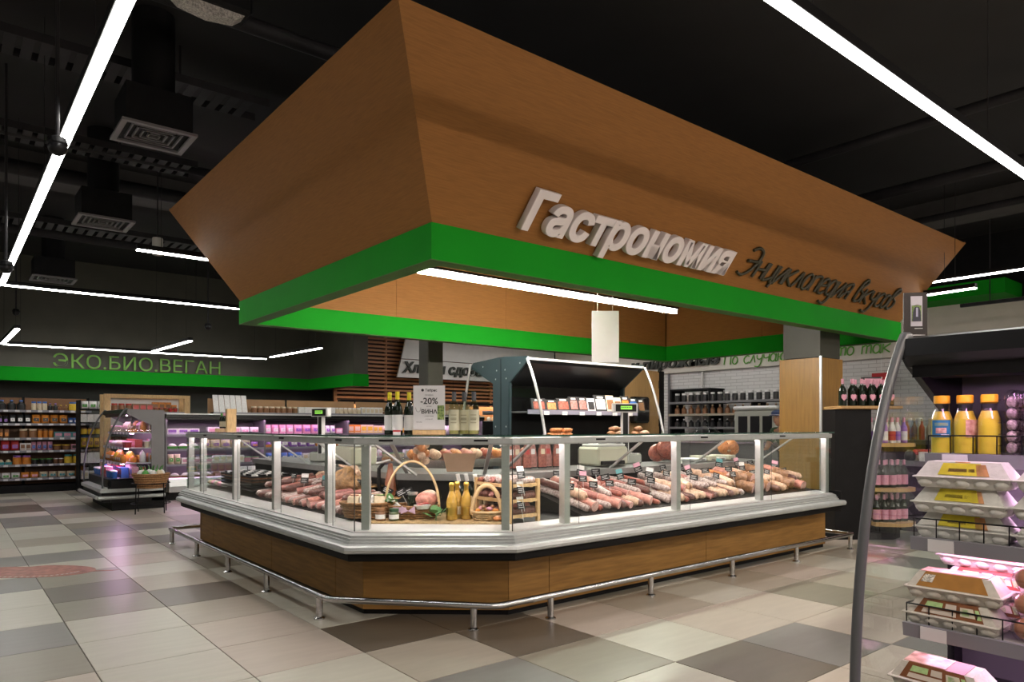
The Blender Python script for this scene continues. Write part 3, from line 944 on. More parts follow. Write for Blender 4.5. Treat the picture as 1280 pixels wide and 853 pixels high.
KINDS = [  # name, radius, length, form, casing material, end material, words
    ('salami', .030, .26, 'whole', 'meat dark smoked', 'meat dark smoked', 'dark smoked salami'),
    ('salami', .028, .24, 'whole', 'white bloom casing', 'meat dark smoked', 'whitish salami'),
    ('boiled_sausage', .040, .22, 'cut', 'meat pink', 'cut meat', 'thick cut pink sausage'),
    ('smoked_sausage', .022, .25, 'whole', 'meat reddish', 'meat dark smoked', 'thin reddish sausage'),
    ('boiled_sausage', .036, .24, 'whole', 'meat pale', 'meat brown', 'pale boiled sausage'),
    ('smoked_sausage', .027, .24, 'cut', 'meat speckled', 'cut meat', 'speckled cut sausage'),
    ('smoked_sausage', .026, .22, 'whole', 'meat orange', 'meat brown', 'orange smoked sausage'),
    ('ham_roll', .052, .17, 'cut', 'meat brown', 'cut meat', 'cut ham roll'),
]
SM = []
for (nm, r, L, form, m1, m2, wd) in KINDS:
    b, e = sausage_parts(r, L, form)
    SM.append((b.mesh('casing', MATS[m1]), e.mesh('sausage_end', MATS[m2])))

def put_sausage(k, loc, yaw, pitch, label, group):
    nm, r, L, form, m1, m2, wd = KINDS[k]
    t = obj(nm, SM[k][0], None, loc, (pitch, 0, yaw), label, 'sausage', group)
    obj('sausage_end', SM[k][1], t)
    return t

slope = math.atan2(.745 - .602, .555 * 1.08)
def surf_R(o):
    return .602 + (-.035 - o) / .555 * .143
# right arm: three rows down the slope plus a loose upper layer
bays = [(3.64, 4.50, 'of the rack bay'), (4.58, 5.69, 'of the middle bay'), (5.77, 6.86, 'of the end bay')]
rown = ['front row', 'second row', 'third row', 'back row', 'upper layer']
picks = [[0, 1, 5, 1, 2, 1, 4, 3], [1, 3, 4, 1, 0, 5, 1, 4], [6, 7, 4, 2, 0, 4, 7, 4]]
for b, (xa, xb_, where) in enumerate(bays):
    for r_, (o, zoff) in enumerate(((-.17, 0), (-.33, 0.0), (-.47, 0.0), (-.25, .058), (-.42, .062))):
        x = xa + .03 + (r_ % 2) * .02
        n = 0
        while x < xb_ - .02:
            kk = picks[b][(n * 3 + r_ * 2 + rnd.randrange(2)) % len(picks[b])]
            if b == 2 and x > 6.40 and r_ < 3:
                kk = rnd.choice([2, 7, 7])
            r = KINDS[kk][1]
            if r_ >= 3 and rnd.random() < .25:
                x += .06
                continue
            yaw = rnd.uniform(.0, .6) if r_ < 3 else rnd.uniform(-.25, 1.0)
            p = along('R', x + r, o + rnd.uniform(-.015, .015))
            z = surf_R(o) + .001 + zoff
            L = KINDS[kk][2]
            put_sausage(kk, (p.x, p.y, z), yaw, slope, '%s, %s in the %s %s' % (KINDS[kk][6], ordw(n), ['front row', 'second row', 'back row', 'lower heap layer', 'top heap layer'][r_], where), 'sausages heaped in the counter')
            x += 2 * r + (.012 if r_ < 3 else .035)
            n += 1

# price tags standing among the goods
tagb = MB().slab((-.036, 0, 0), (.036, 0, 0), (.036, 0, .05), (-.036, 0, .05), .002).mesh('card', blackm)
tl = MB()
for k, (a, b) in enumerate(((-.028, .026), (-.028, .012), (-.028, .02))):
    tl.slab((a, -.0012, .010 + k * .012), (b, -.0012, .010 + k * .012), (b, -.0012, .014 + k * .012), (a, -.0012, .014 + k * .012), .0006)
tagl = tl.mesh('price_print', mat('chalk print', (.5, .5, .5), .6))
heads = {}
for c in ('pink', 'teal', 'white', 'red'):
    heads[c] = MB().slab((-.032, 0, .05), (.032, 0, .05), (.032, 0, .085), (-.032, 0, .085), .002).mesh('tag_header', MATS['pack ' + c])
tags = MB().tube([(0, .003, -.12), (0, .003, .01)], .002, 5).mesh('stem', clipm)
def put_tag(loc, yaw, head, label, tilt=-.25, roll=0.0):
    t = thing('price_tag', label, 'price tag', loc, 0, 'price tags in the counter', rot=(tilt, roll, yaw))
    obj('card', tagb, t)
    obj('price_print', tagl, t)
    if head:
        obj('tag_header', heads[head], t)
    obj('stem', tags, t)
n = 0
for b, (xa, xb_, where) in enumerate(bays):
    for k in range(11):
        x = xa + .03 + (xb_ - xa - .05) * (k + .5 * (k % 2)) / 11
        o = (-.22, -.36, -.5)[k % 3]
        p = along('R', x, o)
        head = (None, 'pink', None, 'white', None, 'pink', 'teal')[(k * 2 + b) % 7] if o < -.3 else None
        put_tag((p.x, p.y, surf_R(o) + .125), rnd.uniform(-.75, -.1), head, 'black price tag%s, %s from the left %s' % ('' if not head else ' with %s header' % head, ordw(k), where), roll=rnd.uniform(-.3, .3))

# left arm goods
def surf_L(o):
    return .602 + (-.035 - o) / .555 * .098
def put_on_L(y, o):
    p = along('L', y, o)
    return Vector((p.x, p.y, surf_L(o) + .002))
slopeL = math.atan2(.098, .555 * 1.02)
def lay_L(k, y, o, yaw, label, dz=0.0):
    p = put_on_L(y, o)
    e = Vector((p.x, p.y, p.z + dz + .004))
    t = obj(KINDS[k][0], SM[k][0], None, e, None, label, 'sausage', 'sausages in the left arm of the counter')
    t.rotation_mode = 'QUATERNION'
    q = Matrix.Rotation(-slopeL, 4, 'Y') @ Matrix.Rotation(-math.pi / 2 + yaw, 4, 'Z')
    t.rotation_quaternion = q.to_quaternion()
    obj('sausage_end', SM[k][1], t)
n = 0
for row, (o, dz) in enumerate(((-.16, 0), (-.33, 0), (-.48, 0), (-.24, .06), (-.42, .062))):
    y = 4.76 if row in (0, 3) else 5.62
    k_ = 0
    while y < 6.55:
        kk = rnd.choice([1, 5, 0, 1, 2] if row < 2 else [0, 3, 5, 0, 1])
        r = KINDS[kk][1]
        if row >= 3 and rnd.random() < .35:
            y += .07
            continue
        lay_L(kk, y + r, o, rnd.uniform(-.6, .2), '%s, %s from the corner in the %s of the left arm' % (KINDS[kk][6], ordw(k_), ['front row', 'second row', 'back row', 'lower heap layer', 'top heap layer'][row]), dz)
        y += 2 * r + .014 + (.03 if row >= 3 else 0)
        k_ += 1
# two serving boards with sliced meat
for q, (y, o, lab_) in enumerate(((6.2, -.50, 'wooden serving board with cured ham pieces near the rear of the left arm'), (5.35, -.5, 'wooden serving board with a block of bacon behind the pale sausages'))):
    p = put_on_L(y, o)
    t = thing('serving_board', lab_, 'board', (p.x, p.y, p.z + .075), .4)
    MB().cbox(-.10, .10, -.17, .17, 0, .016, .006).build('board_body', lwood, t)
    MB().box(-.09, .09, -.10, .10, -.072, 0).build('riser_block', blackm, t)
    for s in range(4):
        h_ = thing('cured_ham', 'piece of cured ham, %s on the serving board %s' % (ORD[s], ('nearer the crate', 'nearer the corner')[q]), 'ham', (p.x - .05 + .03 * s, p.y - .10 + .065 * s, p.z + .092), rnd.uniform(-1, 1))
        MB().prism([(-.035, 0), (.035, 0), (.045, .03), (.01, .055), (-.04, .035)], 'y', -.03, .03).build('ham_flesh', MATS['meat ' + ('pink', 'reddish')[s % 2]], h_)
        MB().prism([(.0355, 0), (.042, 0), (.052, .032), (.012, .062), (-.044, .04), (-.041, .035), (.01, .0555), (.0455, .03)], 'y', -.03, .03).build('rind', MATS['meat pale'], h_)
for k, (y, o) in enumerate(((6.35, -.3), (5.9, -.22), (5.5, -.24), (5.15, -.34), (6.0, -.5))):
    p = put_on_L(y, o)
    put_tag((p.x, p.y, p.z + .13), -1.2 + .3 * (k % 3), (None, 'white', 'teal', None, 'white')[k], 'black price tag on the left arm, %s counted from the crate' % ORD[k])
# black crate of vacuum packs and jars
cr = put_on_L(7.15, -.24)
t = thing('display_crate', 'black wire crate full of jars in the left arm of the counter', 'crate', (cr.x, cr.y, cr.z + .01))
cw, cl, ch = .20, .46, .13
mb = MB().box(-cw, cw, -cl, cl, 0, .012)
mb.build('crate_base', blackg, t)
for (a, b, c, d) in ((-cw, -cw + .01, -cl, cl), (cw - .01, cw, -cl, cl), (-cw, cw, -cl, -cl + .01), (-cw, cw, cl - .01, cl)):
    w_ = MB()
    for z in (.03, .06, .09, .12):
        w_.box(a, b, c, d, z, z + .018)
    w_.build('crate_side', blackg, t)
jarb = MB().lathe([(0, 0), (.030, 0), (.033, .008), (.033, .06), (.028, .068)], 12).mesh('jar_glass', MATS['meat brown'])
jarl = MB().lathe([(.030, .068), (.031, .072), (.031, .086), (0, .086)], 12).mesh('jar_lid', blackg)
jarw = MB().lathe([(.030, .068), (.031, .072), (.031, .086), (0, .086)], 12).mesh('jar_lid', MATS['pack white'])
for i in range(5):
    for j in range(11):
        jx, jy = cr.x - .15 + i * .075, cr.y - .40 + j * .08
        jo = obj('preserve_jar', jarb, None, (jx, jy, cr.z + .075), None, 'small preserve jar in the black crate, row %s from the glass, %s along' % (ORD[i], ORD[j]), 'jar', 'jars in the black crate')
        obj('jar_lid', (jarl, jarw)[(i + j) % 3 == 0], jo)
# vacuum bagged meats at the far left
for k in range(12):
    p = put_on_L(7.72 + (k % 6) * .08, -.12 - .2 * (k // 6))
    c = ('white', 'pink', 'cream')[k % 3]
    t = thing('meat_pack', '%s wrapped meat pack at the far end of the left arm, %s one' % (c, ordw(k)), 'meat pack', p, rnd.uniform(-1, 1))
    MB().ball((0, 0, .032), .07, .045, .032, 10, 6).build('pack_body', MATS['pack ' + c], t)
    MB().box(-.03, .03, -.02, .02, .0632, .0645).build('pack_label', MATS['pack ' + ('red', 'black', 'blue')[k % 3]], t)

# big dry cured chunk and ham stand near the cut corner
ch_ = along('L', 5.33, -.36, surf_L(-.36) + .002)
t = thing('cured_chunk', 'large rough brown cured meat chunk standing left of the ham stand', 'meat', ch_)
bm = bmesh.new()
bmesh.ops.create_icosphere(bm, subdivisions=3, radius=1)
for v in bm.verts:
    c = v.co
    k = 1 + .16 * math.sin(5 * c.x + 2 * c.z) * math.cos(4 * c.y) + rnd.uniform(-.05, .05)
    v.co = (c.x * .11 * k, c.y * .20 * k, .125 + c.z * .125 * k * (1 + .25 * c.y))
me = bpy.data.meshes.new('chunk')
bm.to_mesh(me)
bm.free()
me.materials.append(mat('cured crust', (0.22, 0.10, 0.035), .7, noise=.5, scale=22, col2=(.42, .24, .10), bump=.8))
obj('crust', me, t)
MB().tube([(.0, -.17, .22), (.03, -.05, .26), (.03, .06, .25), (.0, .18, .27)], [.018, .024, .02, .012], 8).build('fat_edge', MATS['meat pale'], t)
hs = Vector((2.66, 5.02, surf_L(-.47) + .002))
t = thing('ham_stand', 'black ham holder carrying a reddish brown ham leg behind the corner basket', 'ham stand', hs, R(-40))
MB().cbox(-.16, .16, -.07, .07, 0, .02, .006).build('stand_base', lwood, t)
MB().tube([(.0, 0, .02), (-.02, 0, .12), (-.02, 0, .24), (.03, 0, .30)], .016, 8).build('stand_arm', blackg, t)
MB().lathe([(.0, 0), (.035, .01), (.05, .05), (.04, .13), (.022, .22), (.018, .26), (0, .27)], 14, c=(.07, 0, .02)).build('ham_leg', mat('ham skin', (.28, .085, .035), .35, noise=.3, scale=12), t)
MB().ball((.05, 0, .315), .05, .035, .022).build('ham_hoof', MATS['meat brown'], t)
MB().tube([(-.03, -.04, .285), (.08, -.04, .31)], .012, 8).build('clamp_screw', clipm, t)
# ------------------------------------------------------------------ goods behind the cut corner
def C_(t, o, z=.59): return along('C', t, o, z)
ca = math.atan2(cd.y, cd.x)
cloth = MB()
N1, N2 = 40, 10
vs = []
for j in range(N2 + 1):
    for i in range(N1 + 1):
        p = C_(i / N1 * 1.06 - .02, -.045 - .40 * j / N2)
        vs.append((p.x, p.y, .598 + .016 * abs(math.sin(i * .9 + 1.3 * math.sin(j * 1.1))) + .004 * math.sin(i * 2.3 + j)))
n_ = len(vs)
vs += [(x, y, .589) for x, y, z in vs]
fs = []
for j in range(N2):
    for i in range(N1):
        a = j * (N1 + 1) + i
        fs += [(a, a + 1, a + N1 + 2, a + N1 + 1), (n_ + a + N1 + 1, n_ + a + N1 + 2, n_ + a + 1, n_ + a)]
for i in range(N1):
    fs.append((i + 1, i, n_ + i, n_ + i + 1))
cloth.add(vs, fs, 0, True)
tb = cloth.build('burlap_cloth', burlap)
tb['label'] = 'crumpled burlap cloth spread behind the cut corner glass'
tb['category'] = 'cloth'
ZB = .612

def woven_basket(label, c, rx, ry, h_, rot, m, rows=7, taper=.8, name='wicker_basket'):
    t = thing(name, label, 'basket', c, rot)
    n = 28
    core = MB()
    pr = []
    for z, k in ((0, taper), (h_, 1.0)):
        pr.append([(rx * k * math.cos(2 * math.pi * q / n), ry * k * math.sin(2 * math.pi * q / n), z) for q in range(n)])
    core.add(pr[0] + pr[1], [(q, (q + 1) % n, n + (q + 1) % n, n + q) for q in range(n)] + [tuple(range(n - 1, -1, -1))], 0, True)
    core.build('basket_wall', m, t)
    for r_ in range(rows):
        z = h_ * (r_ + .5) / rows
        k = taper + (1 - taper) * (r_ + .5) / rows
        pts = []
        for q in range(n):
            w = .004 * (1 if (q + r_) % 2 else -1)
            a = 2 * math.pi * q / n
            pts.append(((rx * k + w + .003) * math.cos(a), (ry * k + w + .003) * math.sin(a), z))
        MB().tube(pts, h_ / rows * .42, 5, closed=True).build('weave_row', m, t)
    MB().tube([((rx + .004) * math.cos(2 * math.pi * q / n), (ry + .004) * math.sin(2 * math.pi * q / n), h_) for q in range(n)], .009, 6, closed=True).build('rim', m, t)
    return t

p = C_(-.06, -.19, ZB)
woven_basket('low oval wicker basket of wrapped cheeses behind the corner post', p, .19, .12, .105, ca, wicker, 6)
for q, (dx, dy, m_, w_) in enumerate(((-.09, .0, 'cream', 'cream'), (.0, -.02, 'white', 'white'), (.09, .02, 'cream', 'cream'), (.03, .06, 'brown', 'brown'))):
    c, s = math.cos(ca), math.sin(ca)
    t = thing('wrapped_cheese', '%s paper wrapped cheese in the low wicker basket, %s from the left' % (w_, ORD[q]), 'cheese', (p.x + dx * c - dy * s, p.y + dx * s + dy * c, p.z + .085), rnd.uniform(-1, 1))
    MB().prism([(-.05, 0), (.05, 0), (.058, .03), (.02, .075), (-.035, .06)], 'y', -.04, .04).build('wrap', MATS['pack ' + m_], t)
    MB().prism([(-.02, .0), (.02, 0), (.02, .002), (-.02, .002)], 'y', -.03, .03).xf(Matrix.Translation((.0, 0, .069)) @ Matrix.Rotation(.2, 4, 'Y')).build('wrap_label', MATS['pack ' + ('red', 'black', 'green', 'white')[q]], t)
# jars in front of it
for q, (t_, lab_) in enumerate(((.085, 'small jar with brown lid at the front of the corner display, left of two'), (.185, 'small jar with dark green lid beside the round hoop basket, right of two'))):
    p = C_(t_, -.085, ZB)
    t = thing('spread_jar', lab_, 'jar', p)
    MB().lathe([(0, 0), (.030, 0), (.034, .006), (.034, .052), (.028, .060)], 16).build('jar_body', MATS['pack brown'] if q == 0 else mat('herb paste', (.05, .07, .02), .3, noise=.3, scale=40), t)
    MB().lathe([(.0345, .012), (.0345, .042)], 16).build('jar_label', MATS['pack white'], t)
    MB().lathe([(.031, .060), (.033, .064), (.033, .080), (0, .081)], 16).build('jar_lid', MATS['pack brown'] if q == 0 else mat('lid green', (.02, .06, .03), .35), t)
# hoop basket
p = C_(.285, -.21, ZB)
hb = woven_basket('round basket with a tall pale hoop handle full of delicacies', p, .185, .12, .085, ca, wicker, 5, .9, 'hoop_basket')
hp = [(.192 * math.cos(a), 0, .06 + .335 * math.sin(a)) for a in [math.pi * k / 24 for k in range(25)]]
MB().tube(hp, .012, 8, sx=1.4, sy=.7).build('hoop_handle', cane, hb)
def leafy(label, c, n, spread, size):
    t = thing('basil_sprig', label, 'herb', c)
    MB().tube([(0, 0, 0), (0, 0, .03)], .004, 6).build('stalk', leafm, t)
    for k in range(n):
        a, e = rnd.uniform(0, 6.3), rnd.uniform(.1, .9)
        L = size * rnd.uniform(.7, 1.2)
        w = L * .34
        mb = MB()
        prof = [(0, 0), (.25, .8), (.55, 1), (.85, .55), (1, 0)]
        vs, fs = [], []
        for (u, ww) in prof:
            vs += [(u * L, -w * ww, .006 * math.sin(u * 3)), (u * L, 0, -.004 + .010 * math.sin(u * 3)), (u * L, w * ww, .006 * math.sin(u * 3))]
        for q in range(4):
            b = q * 3
            fs += [(b, b + 3, b + 4, b + 1), (b + 1, b + 4, b + 5, b + 2)]
        mb.add(vs, fs, 0, True)
        M = Matrix.Translation((0, 0, .02 + .01 * k % .04)) @ Matrix.Rotation(a, 4, 'Z') @ Matrix.Translation((spread * rnd.random(), 0, 0)) @ Matrix.Rotation(-e, 4, 'Y')
        mb.xf(M).build('leaf', leafm, t)
    return t
leafy('bunch of green leaves at the left rim of the hoop basket', C_(.13, -.17, ZB + .075), 9, .03, .07)
leafy('green leafy sprig lying on the burlap right of the hoop basket', C_(.49, -.10, ZB), 8, .03, .085)
c, s = math.cos(ca), math.sin(ca)
def CL(p, dx, dy, dz): return (p.x + dx * c - dy * s, p.y + dx * s + dy * c, p.z + dz)
t = thing('ham_joint', 'pink rounded ham joint resting in the hoop basket', 'ham', CL(p, .10, .02, .07))
MB().ball((0, 0, .055), .085, .06, .058, 14, 9).build('ham_flesh', MATS['meat pink'], t)
MB().ball((.03, .02, .062), .075, .055, .058, 14, 9).build('fat_cap', MATS['meat pale'], t)
t = thing('sliced_meat_tub', 'white tub of red sliced meat at the front of the hoop basket', 'tub', CL(p, .085, -.09, .07), ca)
MB().lathe([(0, 0), (.045, 0), (.058, .025), (.06, .027), (.055, .027)], 18).build('tub_shell', MATS['pack white'], t)
for q in range(4):
    MB().lathe([(0, 0), (.022, 0), (.022, .006), (0, .006)], 14, c=(-.02 + .014 * q, .004 * (q % 2), .024 + .004 * q)).build('meat_slice', MATS['pack red'] if q % 2 else cutm, t)
t = thing('preserve_jar', 'dark glass jar with silver lid in the middle of the hoop basket', 'jar', CL(p, -.0, .03, .07))
MB().lathe([(0, 0), (.036, 0), (.04, .01), (.04, .075), (.032, .085)], 16).build('jar_body', darkglass, t)
MB().lathe([(.035, .085), (.037, .09), (.037, .105), (0, .106)], 16).build('jar_lid', clipm, t)
t = thing('garlic_bulb', 'pale violet garlic bulb beside the dark jar in the hoop basket', 'garlic', CL(p, .055, -.01, .085))
MB().lathe([(0, 0), (.02, .004), (.027, .018), (.02, .034), (.007, .042), (.004, .06), (0, .061)], 12).build('bulb', MATS['pack pink'], t)
t = thing('lilac_ribbon', 'lilac gift ribbon with bow tied on the front of the hoop basket', 'ribbon', CL(p, -.05, -.128, .05), ca)
MB().slab((-.06, 0, .0), (.03, 0, .0), (.03, -.004, .034), (-.06, -.004, .034), .003).build('ribbon_band', mat('lilac ribbon', (.50, .34, .46), .4, noise=.15, scale=30), t)
for sgn in (-1, 1):
    MB().prism([(0, 0), (sgn * .045, .035), (sgn * .05, -.02)], 'y', -.012, -.004).xf(Matrix.Translation((.045, 0, .01))).build('bow_loop', MATS['lilac ribbon'], t)
t = thing('cheese_wedge', 'white cheese wedge leaning on the left of the hoop basket handle', 'cheese', CL(p, -.13, .0, .075), ca)
MB().prism([(-.05, 0), (.05, 0), (-.03, .08)], 'y', -.025, .025).build('cheese_body', MATS['pack white'], t)
for q in range(3):
    pp = C_((.06, .20, .25)[q], (-.24, -.24, -.27)[q], ZB + (.10, .09, .09)[q])
    put_tag((pp.x, pp.y, pp.z + .06), ca + .3 * q, None, 'black price tag stuck in the corner baskets, %s from the left' % ORD[q], roll=(.5, -.45, -.35)[q])
# wine glasses, sparkling wine
for q, (t_, o) in enumerate(((.47, -.30), (.60, -.32))):
    pp = C_(t_, o, ZB)
    t = thing('wine_glass', 'clear wine glass beside the golden bottles, %s of two' % ('left', 'right')[q], 'glass', pp)
    MB().lathe([(0, 0), (.032, 0), (.032, .003), (.005, .008), (.004, .085), (.02, .10), (.036, .125), (.038, .15), (.032, .18)], 18).build('goblet', bottle_glass, t)
for q, (t_, o, f_) in enumerate(((.605, -.13, 'front left'), (.645, -.20, 'half hidden middle'), (.715, -.17, 'front right'))):
    pp = C_(t_, o, ZB)
    t = thing('sparkling_wine', 'golden sparkling wine bottle with foil neck in the corner display, %s of three' % f_, 'bottle', pp)
    MB().lathe([(0, 0), (.036, 0), (.038, .005), (.038, .12), (.030, .155), (.018, .19), (.015, .20)], 18).build('bottle_body', amber, t)
    MB().lathe([(.0155, .17), (.0165, .195), (.015, .225), (.019, .228), (.019, .245), (.015, .255), (0, .257)], 18).build('foil_neck', gold, t)
    MB().lathe([(.0385, .03), (.0385, .085)], 18).build('bottle_label', MATS['pack cream'] if q % 2 else gold, t)
# small hoop basket of pastries
p = C_(.87, -.15, ZB)
sb = woven_basket('small straw basket with twisted hoop handle at the right of the corner display', p, .10, .07, .055, ca, cane, 4, .85, 'hoop_basket')
MB().tube([(.102 * math.cos(a), 0, .035 + .20 * math.sin(a)) for a in [math.pi * k / 20 for k in range(21)]], [.014 + .003 * (k % 2) for k in range(21)], 8).build('hoop_handle', cane, sb)
for q in range(7):
    c_ = CL(p, -.06 + .02 * q, -.02 + .035 * (q % 2), .05 + .012 * (q % 3))
    nm, m_, wd = (('dried_apricot', 'orange', 'orange dried fruit'), ('meat_bite', 'pink', 'pink meat snack'), ('nut_bar', 'brown', 'brown nut bar'))[q % 3]
    t = thing(nm, '%s in the small straw basket, %s from the left' % (wd, ORD[q]), 'snack', c_, rnd.uniform(0, 3))
    MB().ball((0, 0, .014), .026, .017, .014, 10, 6).build('snack_body', MATS['pack ' + m_], t)
    MB().box(-.008, .008, -.006, .006, .0275, .0285).build('snack_mark', MATS['pack cream'], t)
for q in range(5):
    pp = C_(.94 + .012 * (q % 2), -.10 - .022 * q, ZB)
    t = thing('crispbread', 'brown crispbread slice piled right of the small straw basket, %s from the glass' % ORD[q], 'bread', pp, rnd.uniform(0, 3))
    MB().ball((0, 0, .016), .05, .03, .016, 12, 6).build('bread_crust', MATS['meat brown'] if q % 2 else MATS['meat orange'], t)
    MB().ball((.004, 0, .022), .036, .022, .013, 10, 6).build('bread_top', MATS['meat pale'], t)
# dark bottles with white capsules lying back
def wine_bottle_meshes(body_m, cap_m, label_m, h_=.30, r=.037):
    b = MB().lathe([(0, 0), (r * .9, 0), (r, .006), (r, h_ * .56), (r * .8, h_ * .66), (.016, h_ * .76), (.0135, h_ * .86)], 18).mesh('bottle_body', body_m)
    cp = MB().lathe([(.0145, h_ * .78), (.0150, h_ * .97), (.0155, h_ * .975), (.0155, h_), (0, h_ + .001)], 16).mesh('capsule', cap_m)
    lb = MB().lathe([(r + .0006, h_ * .10), (r + .0006, h_ * .46)], 18).mesh('bottle_label', label_m)
    return b, cp, lb
def put_bottle(ms, loc, label, group, rot=None, name='wine_bottle'):
    t = obj(name, ms[0], None, loc, rot, label, 'bottle', group)
    obj('capsule', ms[1], t)
    obj('bottle_label', ms[2], t)
    for m_ in ms[3:]:
        obj(m_.name.split('.')[0], m_, t)
    return t
wm = wine_bottle_meshes(darkglass, MATS['pack white'], MATS['pack cream'])
for q, (t_, o) in enumerate(((.72, -.44), (.78, -.47), (.84, -.44), (.93, -.42))):
    pp = C_(t_, o, .61)
    put_bottle(wm, pp, 'dark wine bottle with white capsule behind the small straw basket, %s from the left' % ORD[q], 'white capped wine bottles', (.12 + .05 * q, -.2 + .06 * q, ca))
pp = C_(.80, -.36, .588)
t = thing('bottle_block', 'dark wooden block behind the small straw basket', 'block', pp, ca)
MB().cbox(-.14, .14, -.03, .03, 0, .07, .006).build('block_body', MATS['pack brown'], t)
pp = C_(.74, -.24, ZB)
t = thing('garlic_bulb', 'white garlic bulb seen through the small straw hoop', 'garlic', (pp.x, pp.y, pp.z))
MB().lathe([(0, 0), (.02, .004), (.027, .018), (.02, .034), (.007, .042), (.004, .06), (0, .061)], 12).build('bulb', MATS['pack pink'], t)
# hanging wooden serving panel seen through the glass
pp = C_(.66, -.66, .9)
t = thing('cutting_board', 'brown wooden board leaning on the steel ledge behind the bottles', 'board', pp, ca)
MB().slab((-.10, 0, .0), (.10, 0, .0), (.13, .05, .14), (-.14, .05, .14), .014).build('board_body', mat('brown board', (.30, .18, .11), .5, noise=.1, scale=12), t)

# wooden sausage rack
RX, RY = 2.96, 3.775
t = thing('sausage_rack', 'pale wooden rack of three tiers holding wrapped sausages by the corner', 'rack', (RX, RY, .588))
for (x, y) in ((.012, .012), (.26, .012), (.012, .40), (.26, .40)):
    MB().box(x - .012, x + .012, y - .012, y + .012, 0, .30).build('rack_post', pine, t)
for z in (.05, .155, .26):
    for y in (.012, .40):
        MB().box(.024, .248, y - .007, y + .007, z - .011, z + .011).build('rack_rail', pine, t)
    for x in (.012, .26):
        MB().box(x - .007, x + .007, .024, .388, z - .011, z + .011).build('rack_rail', pine, t)
    for k in range(3):
        MB().box(.02 + .085 * k, .045 + .085 * k, .01, .40, z - .016, z - .004).build('rack_slat', pine, t)
for L_, z in enumerate((.05, .155, .26)):
    for k in range(6):
        kk = [[0, 2, 0, 1, 0, 5], [0, 3, 0, 5, 0, 0], [1, 3, 1, 5, 1, 3]][L_][k]
        r = KINDS[kk][1]
        t2 = obj(KINDS[kk][0], SM[kk][0], None, (RX + .135, RY + .045 + k * .066, .588 + z + .001), (0, 0, R(90)), '%s on the %s tier of the wooden rack, %s from the glass' % (KINDS[kk][6], ('bottom', 'middle', 'top')[L_], ORD[k]), 'sausage', 'sausages on the wooden rack')
        obj('sausage_end', SM[kk][1], t2)
for k in range(3):
    put_tag((RX + .10, RY - .008, .588 + .10 + .105 * k), .1, 'white', 'price tag hung on the wooden sausage rack, %s from the bottom' % ORD[k])

# ------------------------------------------------------------------ on top of the glass shelf
ZS = 1.1965
arch = MATS['pack white']
wy = wine_bottle_meshes(darkglass, mat('lemon capsule', (.72, .62, .02), .4), mat('white arched label', (.60, .60, .60), .5))
for q, (t_, o) in enumerate(((.10, -.22), (.185, -.16), (.255, -.23))):
    p = C_(t_, o, ZS)
    b = put_bottle(wy, p, 'dark wine bottle with yellow capsule on the glass shelf, %s of three' % ORD[q], 'yellow capped wine bottles')
    if q == 1:
        MB().slab((-.022, -.045, 0), (.03, -.045, 0), (.03, -.045, .03), (-.022, -.045, .03), .001).xf(Matrix.Rotation(R(-40), 4, 'Z')).build('shelf_price', MATS['pack white'], b)
        MB().slab((-.022, -.046, .02), (.03, -.046, .02), (.03, -.046, .032), (-.022, -.046, .032), .001).xf(Matrix.Rotation(R(-40), 4, 'Z')).build('price_stripe', MATS['pack red'], b)
# promotional card on wooden foot
p = C_(.425, -.19, ZS)
t = thing('promotion_card', 'white promotion card with minus twenty percent print in a wooden foot on the glass shelf', 'sign', p)
Mf = Matrix.Rotation(ca, 4, 'Z')
MB().cbox(-.113, .113, -.03, .03, 0, .032, .003).xf(Mf).build('wooden_foot', pine, t)
MB().box(-.111, .111, -.003, .003, .032, .345).xf(Mf).build('card', paper, t)
def cardprint(name, s_, x, z, size, m_=ink, align='CENTER', off=.0, width=None):
    return text_on(t, name, s_, Mf @ F((x, -.0036, z), (1, 0, 0), (0, 0, 1)), size, m_, .0004, off, 0, align, width)
cardprint('shop_name', '● Табрис', 0, .303, .024, off=.0006)
cardprint('small_print', 'СКИДКА', 0, .272, .014)
cardprint('discount_print', '-20%', .0, .215, .062, off=.0008)
cardprint('small_print', 'на все', 0, .196, .011)
cardprint('wine_print', 'ВИНА', .0, .148, .040, off=.0012)
cardprint('small_print', 'каждую среду', 0, .128, .009)
cardprint('small_print', 'с 10 до 22', .0, .105, .011)
cardprint('small_print', 'магазин', -.07, .085, .010)
MB().box(.058, .106, -.0042, -.003, .105, .205).xf(Mf).build('vine_picture', mat('vine picture', (.08, .20, .04), .5, noise=.6, scale=60, col2=(.35, .45, .15)), t)
MB().tube([(-.095, -.004, .19), (-.088, -.004, .165), (-.075, -.004, .158), (-.062, -.004, .168), (-.057, -.004, .19)], .0012, 5).xf(Mf).build('goblet_drawing', ink, t)
